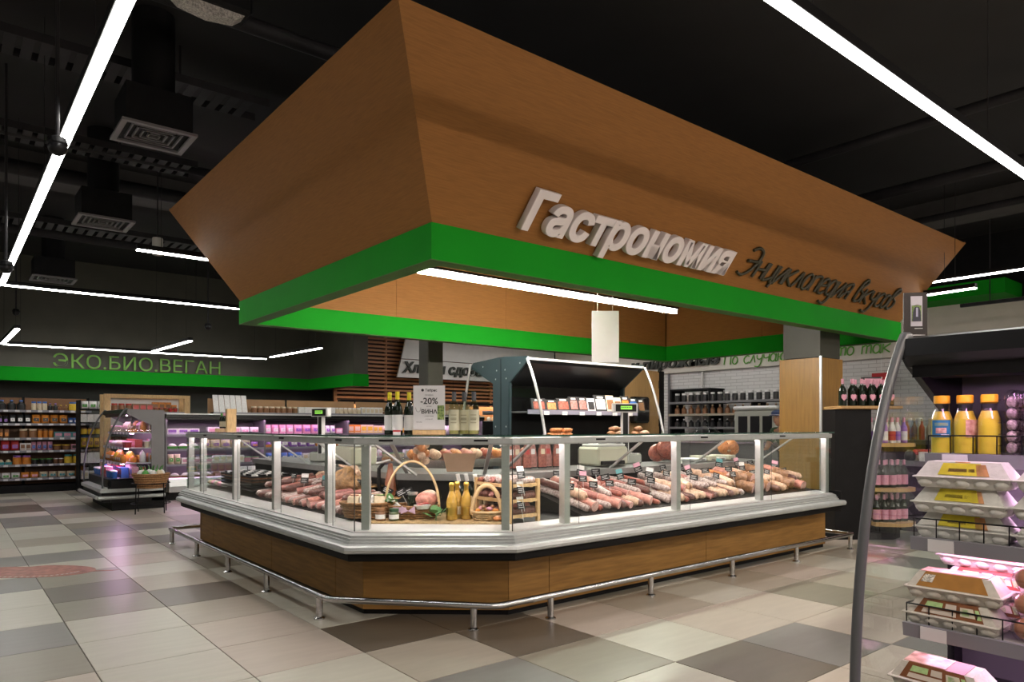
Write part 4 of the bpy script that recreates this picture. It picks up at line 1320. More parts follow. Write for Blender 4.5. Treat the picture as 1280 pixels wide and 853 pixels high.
# clear bottles with cream labels
cl_lab = mat('cream label', (.52, .50, .36), .5, noise=.05, scale=14)
def clear_meshes():
    h_, r = .30, .037
    b = MB().lathe([(0, 0), (r * .9, 0), (r, .006), (r, h_ * .62), (r * .8, h_ * .70), (.016, h_ * .79), (.0135, h_ * .86)], 18).mesh('bottle_body', bottle_glass)
    cp = MB().lathe([(.0145, h_ * .78), (.0155, h_ * .80), (.0155, h_), (0, h_ + .001)], 16).mesh('capsule', mat('grey capsule', (.075, .08, .09), .4))
    lb = MB().lathe([(r + .0008, h_ * .10), (r + .0008, h_ * .58)], 18).mesh('bottle_label', cl_lab)
    w_ = MB().lathe([(0, .005), (r - .004, .005), (r - .004, h_ * .58), (0, h_ * .58)], 14).mesh('wine_fill', mat('pale wine', (.42, .36, .16), .2))
    pr = MB()
    for z in (.09, .115, .125, .15):
        pr.slab((-.02, -r - .0016, z * .9), (.02, -r - .0016, z * .9), (.02, -r - .0016, z * .9 + .004), (-.02, -r - .0016, z * .9 + .004), .0008)
    pr.xf(Matrix.Rotation(R(-40), 4, 'Z'))
    return b, cp, lb, w_, pr.mesh('label_print', mat('grey print', (.2, .19, .13), .6))
wc = clear_meshes()
for q, (t_, o) in enumerate(((.62, -.20), (.70, -.245), (.775, -.19))):
    p = C_(t_, o, ZS)
    put_bottle(wc, p, 'clear wine bottle with cream label and grey capsule right of the card, %s of three' % ORD[q], 'clear wine bottles')
# small shelf stand and dark bottles at the far left of the shelf
p = along('L', 7.72, -.12, ZS)
t = thing('wine_shelf', 'pale wooden wine stand on the far left part of the glass shelf', 'stand', p)
MB().box(-.05, .05, -.15, .20, 0, .035).build('stand_base', pine, t)
MB().box(-.045, .045, -.20, -.15, 0, .235).build('stand_upright', pine, t)
ws = [wine_bottle_meshes(darkglass, MATS['pack ' + c_], MATS['pack cream'], .16, .026) for c_ in ('pink', 'pink', 'green')]
for q in range(4):
    put_bottle(ws[(0, 1, 1, 2)[q]], (p.x, p.y - .10 + .075 * q, p.z + .036), 'small dark bottle on the wooden wine stand, %s from the upright' % ORD[q], 'bottles on the wooden wine stand')

# scale displays on poles
def scale_pole(label, x, y, yaw, zt_=1.40, base=.895):
    t = thing('scale_display', label, 'scale', (x, y, base), yaw)
    MB().box(-.026, .026, -.018, .018, .03, zt_ - base).build('display_pole', blackg, t)
    MB().box(-.034, -.026, -.02, .02, .03, zt_ - base).build('pole_trim', steelw, t)
    MB().box(.026, .034, -.02, .02, .03, zt_ - base).build('pole_trim', steelw, t)
    hz = zt_ - base
    MB().cbox(-.125, .125, -.03, .03, hz - .005, hz + .085, .006).build('display_housing', steelw, t)
    MB().box(-.105, .105, -.034, -.029, hz + .006, hz + .074).build('display_face', blackg, t)
    MB().box(-.055, .06, -.037, -.033, hz + .026, hz + .058).build('lit_screen', lcd, t)
    pr = MB()
    for k in range(7):
        pr.box(-.05 + .015 * k, -.041 + .015 * k, -.0385, -.0365, hz + .040, hz + .050)
    pr.build('screen_digits', ink, t)
    MB().cbox(-.17, .17, -.02, .26, .0, .09, .01).build('scale_body', mat('scale grey', (.33, .34, .30), .45), t)
    MB().box(-.16, .16, .0, .25, .09, .10).build('weighing_plate', steel, t)
    return t
scale_pole('shop scale with a green lit display on a black pole at the hooded fridge', 5.06, 4.66, R(-25), 1.39)
scale_pole('shop scale with a green lit display on a black pole, far left arm', 2.98, 6.9, R(-75), 1.355)
# ------------------------------------------------------------------ packaged goods library
def pack_meshes(kind, w, d, h_, body, lab_):
    """list of (name, mesh): base on z = 0, front faces -y"""
    key = (kind, round(w, 3), round(d, 3), round(h_, 3), body, lab_)
    if key in PACKS:
        return PACKS[key]
    bm_, lm = MATS['pack ' + body], MATS['pack ' + lab_]
    out = []
    if kind == 'carton':
        out = [('pack_body', MB().box(-w / 2, w / 2, -d / 2, d / 2, 0, h_).mesh('carton_body', bm_)),
               ('pack_label', MB().box(-w * .38, w * .38, -d / 2 - .0015, -d / 2, h_ * .3, h_ * .8).box(-w * .42, w * .42, -d / 2 - .001, -d / 2, h_ * .08, h_ * .16).mesh('carton_label', lm))]
    elif kind == 'pouch':
        mb = MB()
        n = 8
        rings = []
        for (z, k, e) in ((0, .55, .92), (.12, .95, 1), (.5, 1, 1), (.8, .7, .96), (.93, .12, .94), (1, .06, .98)):
            rings.append([(w / 2 * e * sx, d / 2 * k * sy, z * h_) for sx, sy in ((-1, 0), (-.7, -.8), (0, -1), (.7, -.8), (1, 0), (.7, .8), (0, 1), (-.7, .8))])
        vs = [p for r_ in rings for p in r_]
        fs = [(i * n + k, i * n + (k + 1) % n, (i + 1) * n + (k + 1) % n, (i + 1) * n + k) for i in range(5) for k in range(n)]
        fs += [tuple(range(n - 1, -1, -1)), tuple(range(5 * n, 6 * n))]
        mb.add(vs, fs, 0, True)
        out = [('pack_body', mb.mesh('pouch_body', bm_)),
               ('pack_label', MB().slab((-w * .3, -d / 2 - .001, h_ * .25), (w * .3, -d / 2 - .001, h_ * .25), (w * .3, -d / 2 * .92 - .001, h_ * .62), (-w * .3, -d / 2 * .92 - .001, h_ * .62), .001).mesh('pouch_label', lm))]
    elif kind == 'jar':
        r = w / 2
        out = [('pack_body', MB().lathe([(0, 0), (r * .9, 0), (r, .006), (r, h_ * .74), (r * .82, h_ * .82)], 10).mesh('jar_body', bm_)),
               ('jar_lid', MB().lathe([(r * .85, h_ * .80), (r * .9, h_ * .83), (r * .9, h_), (0, h_)], 10).mesh('jar_lid', lm))]
    elif kind == 'tub':
        r = w / 2
        out = [('pack_body', MB().lathe([(0, 0), (r * .8, 0), (r * .97, h_ * .85)], 10).mesh('tub_body', bm_)),
               ('tub_lid', MB().lathe([(r, h_ * .85), (r, h_ * .95), (r * .9, h_), (0, h_)], 10).mesh('tub_lid', lm))]
    elif kind == 'bottle':
        r = w / 2
        out = [('pack_body', MB().lathe([(0, 0), (r, .004), (r, h_ * .58), (r * .4, h_ * .76), (r * .36, h_ * .9)], 10).mesh('bottle_body', bm_)),
               ('cap', MB().lathe([(r * .42, h_ * .88), (r * .42, h_), (0, h_)], 8).mesh('bottle_cap', lm))]
    elif kind == 'tray':
        mb = MB().add([(-w * .42, -d * .42, 0), (w * .42, -d * .42, 0), (w * .42, d * .42, 0), (-w * .42, d * .42, 0), (-w / 2, -d / 2, h_ * .5), (w / 2, -d / 2, h_ * .5), (w / 2, d / 2, h_ * .5), (-w / 2, d / 2, h_ * .5)],
                      [(3, 2, 1, 0), (0, 1, 5, 4), (1, 2, 6, 5), (2, 3, 7, 6), (3, 0, 4, 7), (4, 5, 6, 7)])
        out = [('tray_shell', mb.mesh('tray_shell', bm_)), ('tray_food', MB().ball((0, 0, h_ * .5), w * .42, d * .40, h_ * .5, 10, 6).mesh('tray_food', lm))]
    PACKS[key] = out
    return out
PACKS = {}
WORD = {'carton': 'carton', 'pouch': 'pouch', 'jar': 'jar', 'tub': 'tub', 'bottle': 'small bottle', 'tray': 'food tray'}
def put_pack(kind, w, d, h_, body, lab_, loc, rot, label, group, parent_parts=True):
    ms = pack_meshes(kind, w, d, h_, body, lab_)
    t = obj('%s' % {'carton': 'food_carton', 'pouch': 'food_pouch', 'jar': 'food_jar', 'tub': 'food_tub', 'bottle': 'drink_bottle', 'tray': 'food_tray'}[kind], ms[0][1], None, loc, rot, label, {'carton': 'carton', 'pouch': 'pouch', 'jar': 'jar', 'tub': 'tub', 'bottle': 'bottle', 'tray': 'food tray'}[kind], group)
    for nm, me in ms[1:]:
        obj(nm, me, t)
    return t
def fill_row(M, x0, x1, y, z, palette, kinds, where, group, hmax, gap=.006, wide=(.07, .13), depth=.09, run=(2, 4), skip=.05):
    """a row of goods along local x of frame M (rotation about z), runs of equal packs"""
    rot = M.to_euler()
    x = x0
    n = 0
    while x < x1 - wide[0]:
        kind = rnd.choice(kinds)
        b, l_ = rnd.sample(palette, 2) if len(palette) > 1 else (palette[0], 'white')
        w = rnd.choice((wide[0], (wide[0] + wide[1]) / 2, wide[1]))
        h_ = hmax * rnd.choice((.6, .75, .9, 1.0))
        if kind in ('tub', 'tray'):
            h_ = min(h_, hmax * .55)
        d = min(depth, w) if kind in ('jar', 'tub', 'bottle') else depth
        if rnd.random() < skip:
            x += w
        for q in range(rnd.randint(*run)):
            if x + w > x1:
                w = 0 if q == 0 else w
                break
            p = M @ Vector((x + w / 2, y, z))
            put_pack(kind, w, d, h_, b, l_, p, rot, '%s %s with %s print, %s %s' % (b, WORD[kind], l_, ordw(n), where), group)
            n += 1
            x += w + gap
        if w == 0:
            break

# ------------------------------------------------------------------ open fridges
def open_fridge(label, loc, rotz, L, ends=(True, True), panel_m=greyp, shelves=((1.174, .42), (.941, .32), (.707, .27)), deck=.47, seed=1, light=True):
    """front faces local -y, runs along local x; shelf list: (z, front y)"""
    t = thing('display_fridge', label, 'fridge', loc, rotz)
    yb_ = .86
    MB().box(.0, L, .16, yb_, .0, .12).build('kick_base', blackm, t)
    MB().prism([(.02, .14), (.02, .27), (.06, .33), (.10, .34), (.10, .44), (yb_, .44), (yb_, .12), (.10, .12)], 'x', 0, L).build('tub_body', blackg, t)
    MB().tube([(-.01, -.03, .20), (L + .01, -.03, .20)], .028, 10).build('low_bumper', alup, t)
    MB().prism([(.0, .275), (-.008, .30), (.0, .325), (.06, .345), (.10, .345), (.10, .275)], 'x', -.012, L + .012).build('upper_bumper', alup, t)
    MB().box(0, L, .10, .74, .44, deck).build('deck', blackg, t)
    MB().box(0, L, .74, yb_, .12, 1.48).build('back_wall', mat('fridge back', (.12, .12, .125), .5), t)
    MB().prism([(.30, 1.455), (.315, 1.505), (.36, 1.515), (yb_, 1.50), (yb_, 1.46), (.52, 1.40), (.34, 1.425)], 'x', 0, L).build('hood', blackg, t)
    for (z, yf) in shelves:
        s = MB().box(.012, L - .012, yf + .01, .74, z - .014, z)
        s_ = s.build('shelf', steelw, t)
        MB().prism([(yf, z - .034), (yf - .006, z + .004), (yf + .010, z + .004), (yf + .012, z - .034)], 'x', .012, L - .012).build('price_rail', mat('shelf rail', (.21, .21, .24), .4), s_)
        if light:
            MB().box(.05, L - .05, yf + .05, yf + .075, z - .024, z - .0142).build('shelf_strip', led_violet, s_)
        g_ = MB()
        for zz in (.055,):
            g_.tube([(.015, .74, z + zz * .6), (.015, yf + .015, z + zz), (L - .015, yf + .015, z + zz)], .0022, 5)
        k = 0
        while k * .0585 < L - .03:
            g_.tube([(.015 + k * .0585, yf + .015, z), (.015 + k * .0585, yf + .015, z + .055)], .0018, 5)
            k += 1
        g_.build('wire_guard', blackg, s_)
        pt = MB()
        k = 0
        while .06 + k * .25 < L - .1:
            pt.box(.06 + k * .25, .125 + k * .25, yf - .008, yf - .0035, z - .032, z + .002)
            k += 1
        pt.build('price_card', paper, s_, kind='stuff')
    if light:
        MB().box(.01, L - .01, .335, .341, 1.395, 1.43).build('hood_lip', blackg, t)
        MB().box(.05, L - .05, .345, .37, 1.406, 1.418).build('hood_strip', led_violet, t)
    arc = []
    for k in range(17):
        u = k / 16
        a, b_, c_ = Vector((.315, 1.49)), Vector((.012, 1.08)), Vector((.035, .34))
        p = (a * (1 - u) + b_ * u) * (1 - u) + (b_ * (1 - u) + c_ * u) * u
        arc.append(p)
    for e, x in zip(ends, (0.0, L)):
        if not e:
            continue
        sgn = -1 if x == 0 else 1
        MB().tube([(x + sgn * .01, .36, 1.515), (x + sgn * .012, .335, 1.515)] + [(x + sgn * .012, p.x, p.y) for p in arc], .0135, 10).build('side_tube', tube_grey, t)
        poly = [(p.x + .004, p.y) for p in arc] + [(.68, .34), (.68, 1.27), (.36, 1.44)]
        MB().prism(poly, 'x', x + sgn * .004, x + sgn * .010).build('side_glass', glassd, t)
        MB().prism([(.345, 1.45), (.37, 1.43), (.68, 1.27), (.68, .12), (yb_, .12), (yb_, 1.5), (.36, 1.51)], 'x', x + sgn * .002, x + sgn * .022).build('side_panel', panel_m, t)
    return t

FX, FY = 1.80, .87
RF = Matrix.Translation((FX, FY, 0)) @ Matrix.Rotation(R(-90), 4, 'Z')
open_fridge('large open fridge with violet lit shelves of juice and egg cartons at the right', (FX, FY, 0), R(-90), 2.3, (True, True), blackg)
def RFp(x, y, z): return RF @ Vector((x, y, z))
lb_ = thing('hood_label', 'small orange lettered sticker on the front of the large fridge hood', 'sticker', RFp(.10, .308, 1.475), R(-90))
MB().slab((0, 0, 0), (.055, 0, 0), (.055, .0025, .010), (0, .0025, .010), .0015).build('sticker_print', mat('sticker orange', (.42, .17, .11), .5), lb_)

# juice bottles
def juice_meshes():
    r, h_ = .0302, .172
    sh = MB().lathe([(0, .001), (r * .93, 0), (r, .01), (r, h_ * .50), (r * .93, h_ * .60), (r * .62, h_ * .77), (.019, h_ * .82), (.019, h_ * .87)], 20).mesh('bottle_shell', film)
    ju = MB().lathe([(0, .004), (r - .003, .004), (r - .002, h_ * .50), (r * .91, h_ * .60), (r * .66, h_ * .73), (0, h_ * .73)], 18).mesh('juice_fill', juice)
    cp = MB().lathe([(.0195, h_ * .865), (.0215, h_ * .875), (.0215, h_ * .985), (.020, h_), (0, h_)], 20).mesh('cap', yellowcap)
    def arcb(a0, a1, z0, z1, rr, n=8):
        mb = MB()
        vs = []
        for k in range(n + 1):
            a = a0 + (a1 - a0) * k / n
            vs += [(rr * math.cos(a), rr * math.sin(a), z0), (rr * math.cos(a), rr * math.sin(a), z1)]
        mb.add(vs, [(2 * k, 2 * k + 2, 2 * k + 3, 2 * k + 1) for k in range(n)], 0, True)
        return mb
    blue = mat('label blue', (.02, .17, .32), .45)
    f0 = -math.pi / 2
    lb1 = arcb(f0 - .95, f0 + .75, .050, .100, r + .0008).mesh('blue_label', blue)
    red = arcb(f0 - .55, f0 + .35, .061, .077, r + .0014)
    fruit = red.mesh('fruit_picture', mat('grapefruit print', (.62, .22, .16), .5, noise=.4, scale=90, col2=(.75, .55, .45)))
    wt = arcb(f0 - .65, f0 + .5, .083, .092, r + .0014).mesh('name_print', mat('lime print', (.55, .60, .20), .5, noise=.5, scale=160, col2=(.1, .3, .3)))
    ws_ = arcb(f0 - .1, f0 + .6, .053, .058, r + .0014).mesh('text_print', whitep)
    lb2 = arcb(f0 - .9, f0 + .9, .050, .100, r + .0008).mesh('peach_label', mat('peach print', (.62, .22, .12), .5, noise=.6, scale=45, col2=(.72, .50, .38)))
    return sh, ju, cp, (lb1, fruit, wt, ws_), (lb2,)
js, jj, jc, jl1, jl2 = juice_meshes()
spots = [(.033, .485, 0, 1, 'blue labelled juice bottle at the left end of the top fridge shelf'),
         (.095, .485, .9, 2, 'juice bottle with peach label, middle one at the front of the top fridge shelf'),
         (.157, .485, 2.6, 1, 'juice bottle with plain yellow side showing, right front one on the top fridge shelf'),
         (.068, .56, 1.4, 2, 'juice bottle behind the left and middle bottles on the top fridge shelf'),
         (.132, .56, .6, 2, 'juice bottle behind the middle and right bottles on the top fridge shelf')]
for (x, y, a, lk, lab_) in spots:
    t = obj('juice_bottle', js, None, RFp(x, y, 1.1745), (0, 0, R(-90) + R(22) + a), lab_, 'bottle', 'yellow juice bottles')
    obj('juice_fill', jj, t)
    obj('cap', jc, t)
    for m_ in (jl1 if lk == 1 else jl2):
        obj(m_.name.split('.')[0], m_, t)
# clear egg packs on the top shelf
def clear_egg_pack(label, M, cols=3, rows=2, eggm=None, s=.046, top=True, group='clear egg packs'):
    t = obj('egg_pack', None, None, label=label, cat='egg pack', group=group)
    t.matrix_world = M
    sh = MB()
    w, d = cols * s, rows * s
    sh.cbox(-w / 2 - .006, w / 2 + .006, -d / 2 - .006, d / 2 + .006, .026, .029, .001)
    for i in range(cols):
        for j in range(rows):
            c_ = (-w / 2 + s * (i + .5), -d / 2 + s * (j + .5))
            sh.lathe([(s * .22, 0), (s * .36, .008), (s * .48, .026)], 10, c=(c_[0], c_[1], 0))
            if top:
                sh.lathe([(s * .48, .029), (s * .42, .046), (s * .2, .055), (0, .056)], 10, c=(c_[0], c_[1], 0))
    sh.build('clear_shell', film, t)
    return t, [(-w / 2 + s * (i + .5), -d / 2 + s * (j + .5)) for i in range(cols) for j in range(rows)]
for k in range(5):
    for q in range(6):
        t, cs = clear_egg_pack('clear pack of small eggs, %s from the top, %s stack %s from the bottles' % (ORD[4 - k], ('front', 'rear')[q % 2], ORD[q // 2]), RF @ Matrix.Translation((.256 + .15 * (q // 2), .49 + .10 * (q % 2), 1.175 + k * .0315)), 3, 2, s=.040, top=(k == 4), group='clear egg packs on the top shelf')
        for (ex, ey) in cs:
            MB().ball((ex, ey, .022), .013, .013, .016, 8, 6).build('small_egg', mat('speckled egg', (.40, .34, .30), .5, noise=.5, scale=160), t)

# egg cartons
def egg_carton(label, M, w, pulp_m, band_m, accents, group, tall=.072, window=False):
    """front faces -y local; accents: list of (x0, x1, z0, z1, material) on the sloping front face as fractions"""
    d = .105
    t = obj('egg_carton', None, None, label=label, cat='egg carton', group=group)
    t.matrix_world = M
    hb_ = tall * .40
    base = MB()
    n = int(round(w / .05))
    base.add([(-w / 2 + .012, -d / 2 + .012, .0), (w / 2 - .012, -d / 2 + .012, 0), (w / 2 - .012, d / 2 - .012, 0), (-w / 2 + .012, d / 2 - .012, 0),
              (-w / 2, -d / 2, hb_), (w / 2, -d / 2, hb_), (w / 2, d / 2, hb_), (-w / 2, d / 2, hb_)],
             [(3, 2, 1, 0), (0, 1, 5, 4), (1, 2, 6, 5), (2, 3, 7, 6), (3, 0, 4, 7), (4, 5, 6, 7)])
    for k in range(n):
        cx_ = -w / 2 + w * (k + .5) / n
        for yy in (-1, 1):
            base.ball((cx_, yy * (d / 2 - .019), hb_ * .52), w / n * .50, .022, hb_ * .52, 10, 6)
    base.build('carton_base', pulp_m, t)
    MB().cbox(-w / 2 - .006, w / 2 + .006, -d / 2 - .006, d / 2 + .006, hb_ - .002, hb_ + .003, .002).build('rim', pulp_m, t)
    z1 = tall
    f = .017
    lid = MB().add([(-w / 2 + .002, -d / 2 + .001, hb_ + .003), (w / 2 - .002, -d / 2 + .001, hb_ + .003), (w / 2 - .002, d / 2 - .001, hb_ + .003), (-w / 2 + .002, d / 2 - .001, hb_ + .003),
                    (-w / 2 + .028, -d / 2 + f, z1), (w / 2 - .028, -d / 2 + f, z1), (w / 2 - .028, d / 2 - f, z1), (-w / 2 + .028, d / 2 - f, z1)],
                   [(0, 1, 5, 4), (1, 2, 6, 5), (2, 3, 7, 6), (3, 0, 4, 7), (4, 5, 6, 7)])
    lid.build('carton_lid', pulp_m, t)
    a, b_, e, g_ = Vector((-w / 2 + .002, -d / 2 + .001, hb_ + .003)), Vector((w / 2 - .002, -d / 2 + .001, hb_ + .003)), Vector((w / 2 - .028, -d / 2 + f, z1)), Vector((-w / 2 + .028, -d / 2 + f, z1))
    nrm = (b_ - a).cross(g_ - a).normalized()
    def fp(u, v, off):
        return (a.lerp(b_, u)).lerp(g_.lerp(e, u), v) + nrm * off
    if band_m:
        u0, u1 = .10, .88
        lab = MB()
        lab.slab(fp(u0, .04, .001), fp(u1, .04, .001), fp(u1, 1, .001), fp(u0, 1, .001), .001)
        x0, x1 = fp(u0, 1, 0).x, fp(u1, 1, 0).x
        lab.box(x0, x1, -d / 2 + f, d / 2 - f, z1, z1 + .0012)
        lab.build('band_label', band_m, t)
    for (u0, u1, v0, v1, m_) in accents:
        MB().slab(fp(u0, v0, .0022), fp(u1, v0, .0022), fp(u1, v1, .0022), fp(u0, v1, .0022), .001).build('label_print', m_, t)
    return t
ylab = mat('yellow label', (.62, .52, .03), .5, noise=.08, scale=50)
eggp = mat('egg picture', (.50, .24, .10), .5, noise=.2, scale=60)
brownb = mat('brown label', (.20, .072, .025), .45, noise=.1, scale=30)
redb = mat('red label', (.42, .065, .05), .45, noise=.1, scale=30)
bread_m = mat('egg dish print', (.55, .22, .14), .45, noise=.5, scale=26, col2=(.75, .52, .42))
limeb = mat('pale green print', (.42, .60, .26), .5, noise=.15, scale=90)
textm = mat('light lettering', (.62, .54, .46), .5)
darkt = mat('dark lettering', (.16, .09, .02), .5)
wacc = [(.24, .74, .10, .90, ylab), (.67, .80, .08, .84, eggp), (.34, .56, .32, .54, darkt), (.58, .65, .32, .54, darkt), (.40, .60, .95, 1.0, mat('orange line', (.6, .28, .05), .5))]
for q in range(7):
    for k in range(3):
        M = RF @ Matrix.Translation((.128 + .245 * q + (.010 if k == 2 else 0), .395 - .010 * k + (.008 if k == 0 else 0), .9415 + k * .0725)) @ Matrix.Rotation(R((0, -2, 2)[k]), 4, 'Z')
        egg_carton('grey white egg carton with yellow label, %s of the stack %s' % (('bottom', 'middle', 'top')[k], ORD[q] + ' from the left'), M, .232, pulp, None, wacc, 'egg cartons with yellow labels')
def bacc(lm):
    return [(.18, .40, .50, .86, limeb), (.44, .58, .50, .86, textm), (.18, .58, .12, .40, textm), (.63, .80, .25, .80, mat('cream print box', (.66, .62, .48), .5)), (.655, .735, .32, .72, limeb), (.82, .87, .22, .78, limeb)]
cart = [((.125, .335, .7075), -2, brownb, 'brown labelled egg carton at the bottom of the stack on the third fridge shelf'),
        ((.125, .345, .7805), 3, mat('amber label', (.36, .17, .035), .45, noise=.1, scale=30), 'amber labelled egg carton lying on top of the stack on the third fridge shelf'),
        ((.155, .49, .8535), -4, redb, 'red labelled egg carton at the top rear of the third fridge shelf'),
        ((.165, .47, .7075), 2, brownb, 'brown labelled egg carton at the rear of the third fridge shelf, lowest'),
        ((.165, .475, .7805), 0, redb, 'red labelled egg carton at the rear of the third fridge shelf, in the middle')]
for (p, a, bm_, lab_) in cart:
    t = egg_carton(lab_, RF @ Matrix.Translation(p) @ Matrix.Rotation(R(a), 4, 'Z'), .230, pulpb, bm_, bacc(bm_) if 'amber' not in lab_ else [(.12, .26, .35, .85, mat('barcode print', (.55, .52, .45), .5, noise=.6, scale=220))], 'egg cartons with brown and red labels')
    if 'amber' in lab_:
        MB().box(-.085, .08, -.032, .032, .0735, .0745).build('dish_picture', bread_m, t)
t = egg_carton('brown labelled egg carton on the lowest visible shelf, lying over dark packs', RF @ Matrix.Translation((.125, .25, .555)) @ Matrix.Rotation(R(-3), 4, 'Z') @ Matrix.Rotation(R(8), 4, 'X'), .232, pulpb, brownb, bacc(brownb), 'egg cartons with brown and red labels')
MB().box(-.085, .02, -.032, .034, .0735, .0745).build('dish_picture', bread_m, t)
# clear six packs of brown eggs at the right end of the third shelf
browneg = mat('brown egg', (.46, .21, .11), .45, noise=.1, scale=30)
for k in range(12):
    t, cs = clear_egg_pack('clear pack of large brown eggs on the third fridge shelf, %s up in stack %s' % (ORD[k % 3], ORD[k // 3]), RF @ Matrix.Translation((.345 + .21 * (k // 3), .36 + .004 * (k % 3), .708 + (k % 3) * .0635)), 3, 2, s=.062, group='clear egg packs on the third shelf')
    for (ex, ey) in cs:
        MB().ball((ex, ey, .031), .022, .022, .027, 10, 7).build('brown_egg', browneg, t)
# dark packs on the deck
for k in range(14):
    x, y = .05 + (k % 7) * .06, .17 + .09 * (k // 7)
    t = thing('date_pack', 'dark glossy date pack on the big fridge deck, %s in %s row' % (ORD[k % 7], ('front', 'rear')[k // 7]), 'pack', RFp(x, y, .471), rnd.uniform(0, 3), 'dark packs on the fridge deck')
    MB().ball((0, 0, .035), .036, .03, .035, 10, 7).build('pack_body', mat('date brown', (.06, .022, .015), .2, noise=.4, scale=40), t)
    MB().box(-.012, .012, -.01, .01, .0695, .071).build('pack_label', MATS['pack cream'], t)
# card clipped to the hood end
t = thing('photo_card', 'black card with a small photograph clipped upright on the fridge hood corner', 'card', RFp(-.008, .40, 1.50), R(-48))
t.scale = (1.1, 1.1, 1.1)
MB().box(-.030, .030, -.0015, .0015, 0, .135).build('card_board', mat('dark brown card', (.022, .016, .014), .5), t)
MB().box(-.012, .017, -.0028, -.0014, .045, .125).build('photo_border', mat('pale photo', (.52, .50, .56), .5), t)
MB().box(-.0095, .0145, -.0036, -.0027, .058, .100).build('photo_lawn', mat('photo lawn', (.16, .24, .07), .5, noise=.5, scale=300), t)
MB().prism([(-.008, .058), (.013, .058), (.012, .085), (.008, .096), (-.002, .096), (-.007, .082)], 'y', -.0042, -.0035).build('photo_suit', mat('photo suit', (.03, .03, .05), .5), t)
MB().lathe([(0, 0), (.0042, 0)], 12, c=(.003, -.0045, .1015)).xf(Matrix.Identity(4)).build('photo_head', skinm, t)
MB().box(.0005, .0055, -.0046, -.0041, .070, .094).build('photo_shirt', mat('photo shirt', (.4, .4, .55), .5), t)
tl_ = MB()
for k, (a, b_, z) in enumerate(((-.002, .018, .038), (-.016, .024, .020), (-.016, .026, .013), (-.016, .020, .006))):
    tl_.box(a, b_, -.0026, -.0014, z, z + .0022)
tl_.build('card_print', mat('card print', (.5, .5, .5), .5), t)
MB().box(-.008, .008, -.004, .006, -.004, .012).build('clip', clipm, t)
MB().tube([(0, .003, 0), (.0, .02, -.02), (.0, .03, -.04)], .004, 6).build('clip_arm', clipm, t)

# island fridge of the same kind at the left
IX, IY = 1.80, 13.75
RI = Matrix.Translation((IX, IY, 0)) @ Matrix.Rotation(R(-90), 4, 'Z')
isl = open_fridge('small violet lit open fridge with curved side glass standing alone at left', (IX, IY, 0), R(-90), 1.72, (True, True), greyp, shelves=((1.16, .38), (.93, .31), (.70, .25)))
hs_ = ((.471, .20, .20), (.701, .31, .17), (.931, .37, .16), (1.161, .45, .18))
pals = [['white', 'blue', 'red', 'pink'], ['orange', 'yellow', 'white', 'orange'], ['red', 'pink', 'white', 'cream'], ['orange', 'pink', 'cream', 'brown']]
names_ = ['lowest deck', 'second shelf up', 'third shelf up', 'top shelf']
for k, (z, y, hm) in enumerate(hs_):
    fill_row(RI, .06, 1.66, y + .02, z, pals[k], [('carton', 'tub'), ('pouch', 'tub', 'pouch'), ('tub', 'tray'), ('tub', 'tray', 'pouch')][k], 'on island fridge %s, front' % names_[k], 'goods in the island fridge', hm, wide=(.09, .14), depth=.10, skip=0)
    fill_row(RI, .06, 1.66, y + .16, z, pals[k], [('carton',), ('pouch', 'tub'), ('tub', 'carton'), ('pouch',)][k], 'on island fridge %s, rear' % names_[k], 'goods in the island fridge', hm, wide=(.10, .15), depth=.10, skip=0)
# goods facing the near glass end of the island fridge
for k, (z, y, hm) in enumerate(hs_):
    fill_row(RI, 1.18, 1.69, y + .27, z, pals[k], [('carton',), ('tub', 'pouch'), ('carton', 'tub'), ('pouch',)][k], 'on island fridge %s, near glass end' % names_[k], 'goods in the island fridge', hm * 1.1, wide=(.09, .12), depth=.09, skip=0)
    for q in range(3):
        b_ = pals[k][q % len(pals[k])]
        l_ = pals[k][(q + 1) % len(pals[k])]
        p = RI @ Vector((1.50 + .07 * q, min(.70, y + .385), z))
        put_pack('carton', .06, .07, hm * .8, b_, l_, p, (0, 0, 0), '%s carton with %s print deep on island fridge %s, %s' % (b_, l_, names_[k], ORD[q]), 'goods in the island fridge')
# bumper bands wrapping round the near end of the island fridge
MB().prism([(.0, .275), (-.008, .30), (.0, .325), (.84, .325), (.84, .275)], 'x', 1.742, 1.80).build('end_bumper', alup, isl)
MB().tube([(1.78, -.03, .20), (1.78, .86, .20)], .028, 10).build('end_bumper', alup, isl)
MB().box(1.725, 1.742, .14, .86, .12, .44).build('end_skirt', blackg, isl)
# wicker produce basket on a wire stand
t = thing('produce_basket', 'round wicker basket of vegetables on a black wire stand before the island fridge', 'basket', (2.36, 11.45, 0))
bk = MB()
n = 24
pr = [(.17, .36), (.21, .46), (.235, .56)]
bk.lathe([(0, .36)] + pr + [(.225, .56), (.16, .38)], 24)
bk.build('basket_wall', wicker, t)
for r_ in range(6):
    k = .37 + r_ * .033
    MB().tube([((.176 + .0105 * r_ * 1.08) * math.cos(2 * math.pi * q / 24), (.176 + .0105 * r_ * 1.08) * math.sin(2 * math.pi * q / 24), k) for q in range(24)], .014, 6, closed=True).build('weave_row', wicker, t)
MB().tube([(.24 * math.cos(2 * math.pi * q / 24), .24 * math.sin(2 * math.pi * q / 24), .56) for q in range(24)], .014, 6, closed=True).build('rim', wicker, t)
for q in range(4):
    a = math.pi / 2 * q + .5
    MB().tube([(.26 * math.cos(a), .26 * math.sin(a), 0), (.245 * math.cos(a), .245 * math.sin(a), .44)], .008, 6).build('leg', blackm, t)
for z, rr in ((.14, .256), (.43, .246)):
    MB().tube([(rr * math.cos(2 * math.pi * q / 24), rr * math.sin(2 * math.pi * q / 24), z) for q in range(24)], .007, 6, closed=True).build('stand_ring', blackm, t)
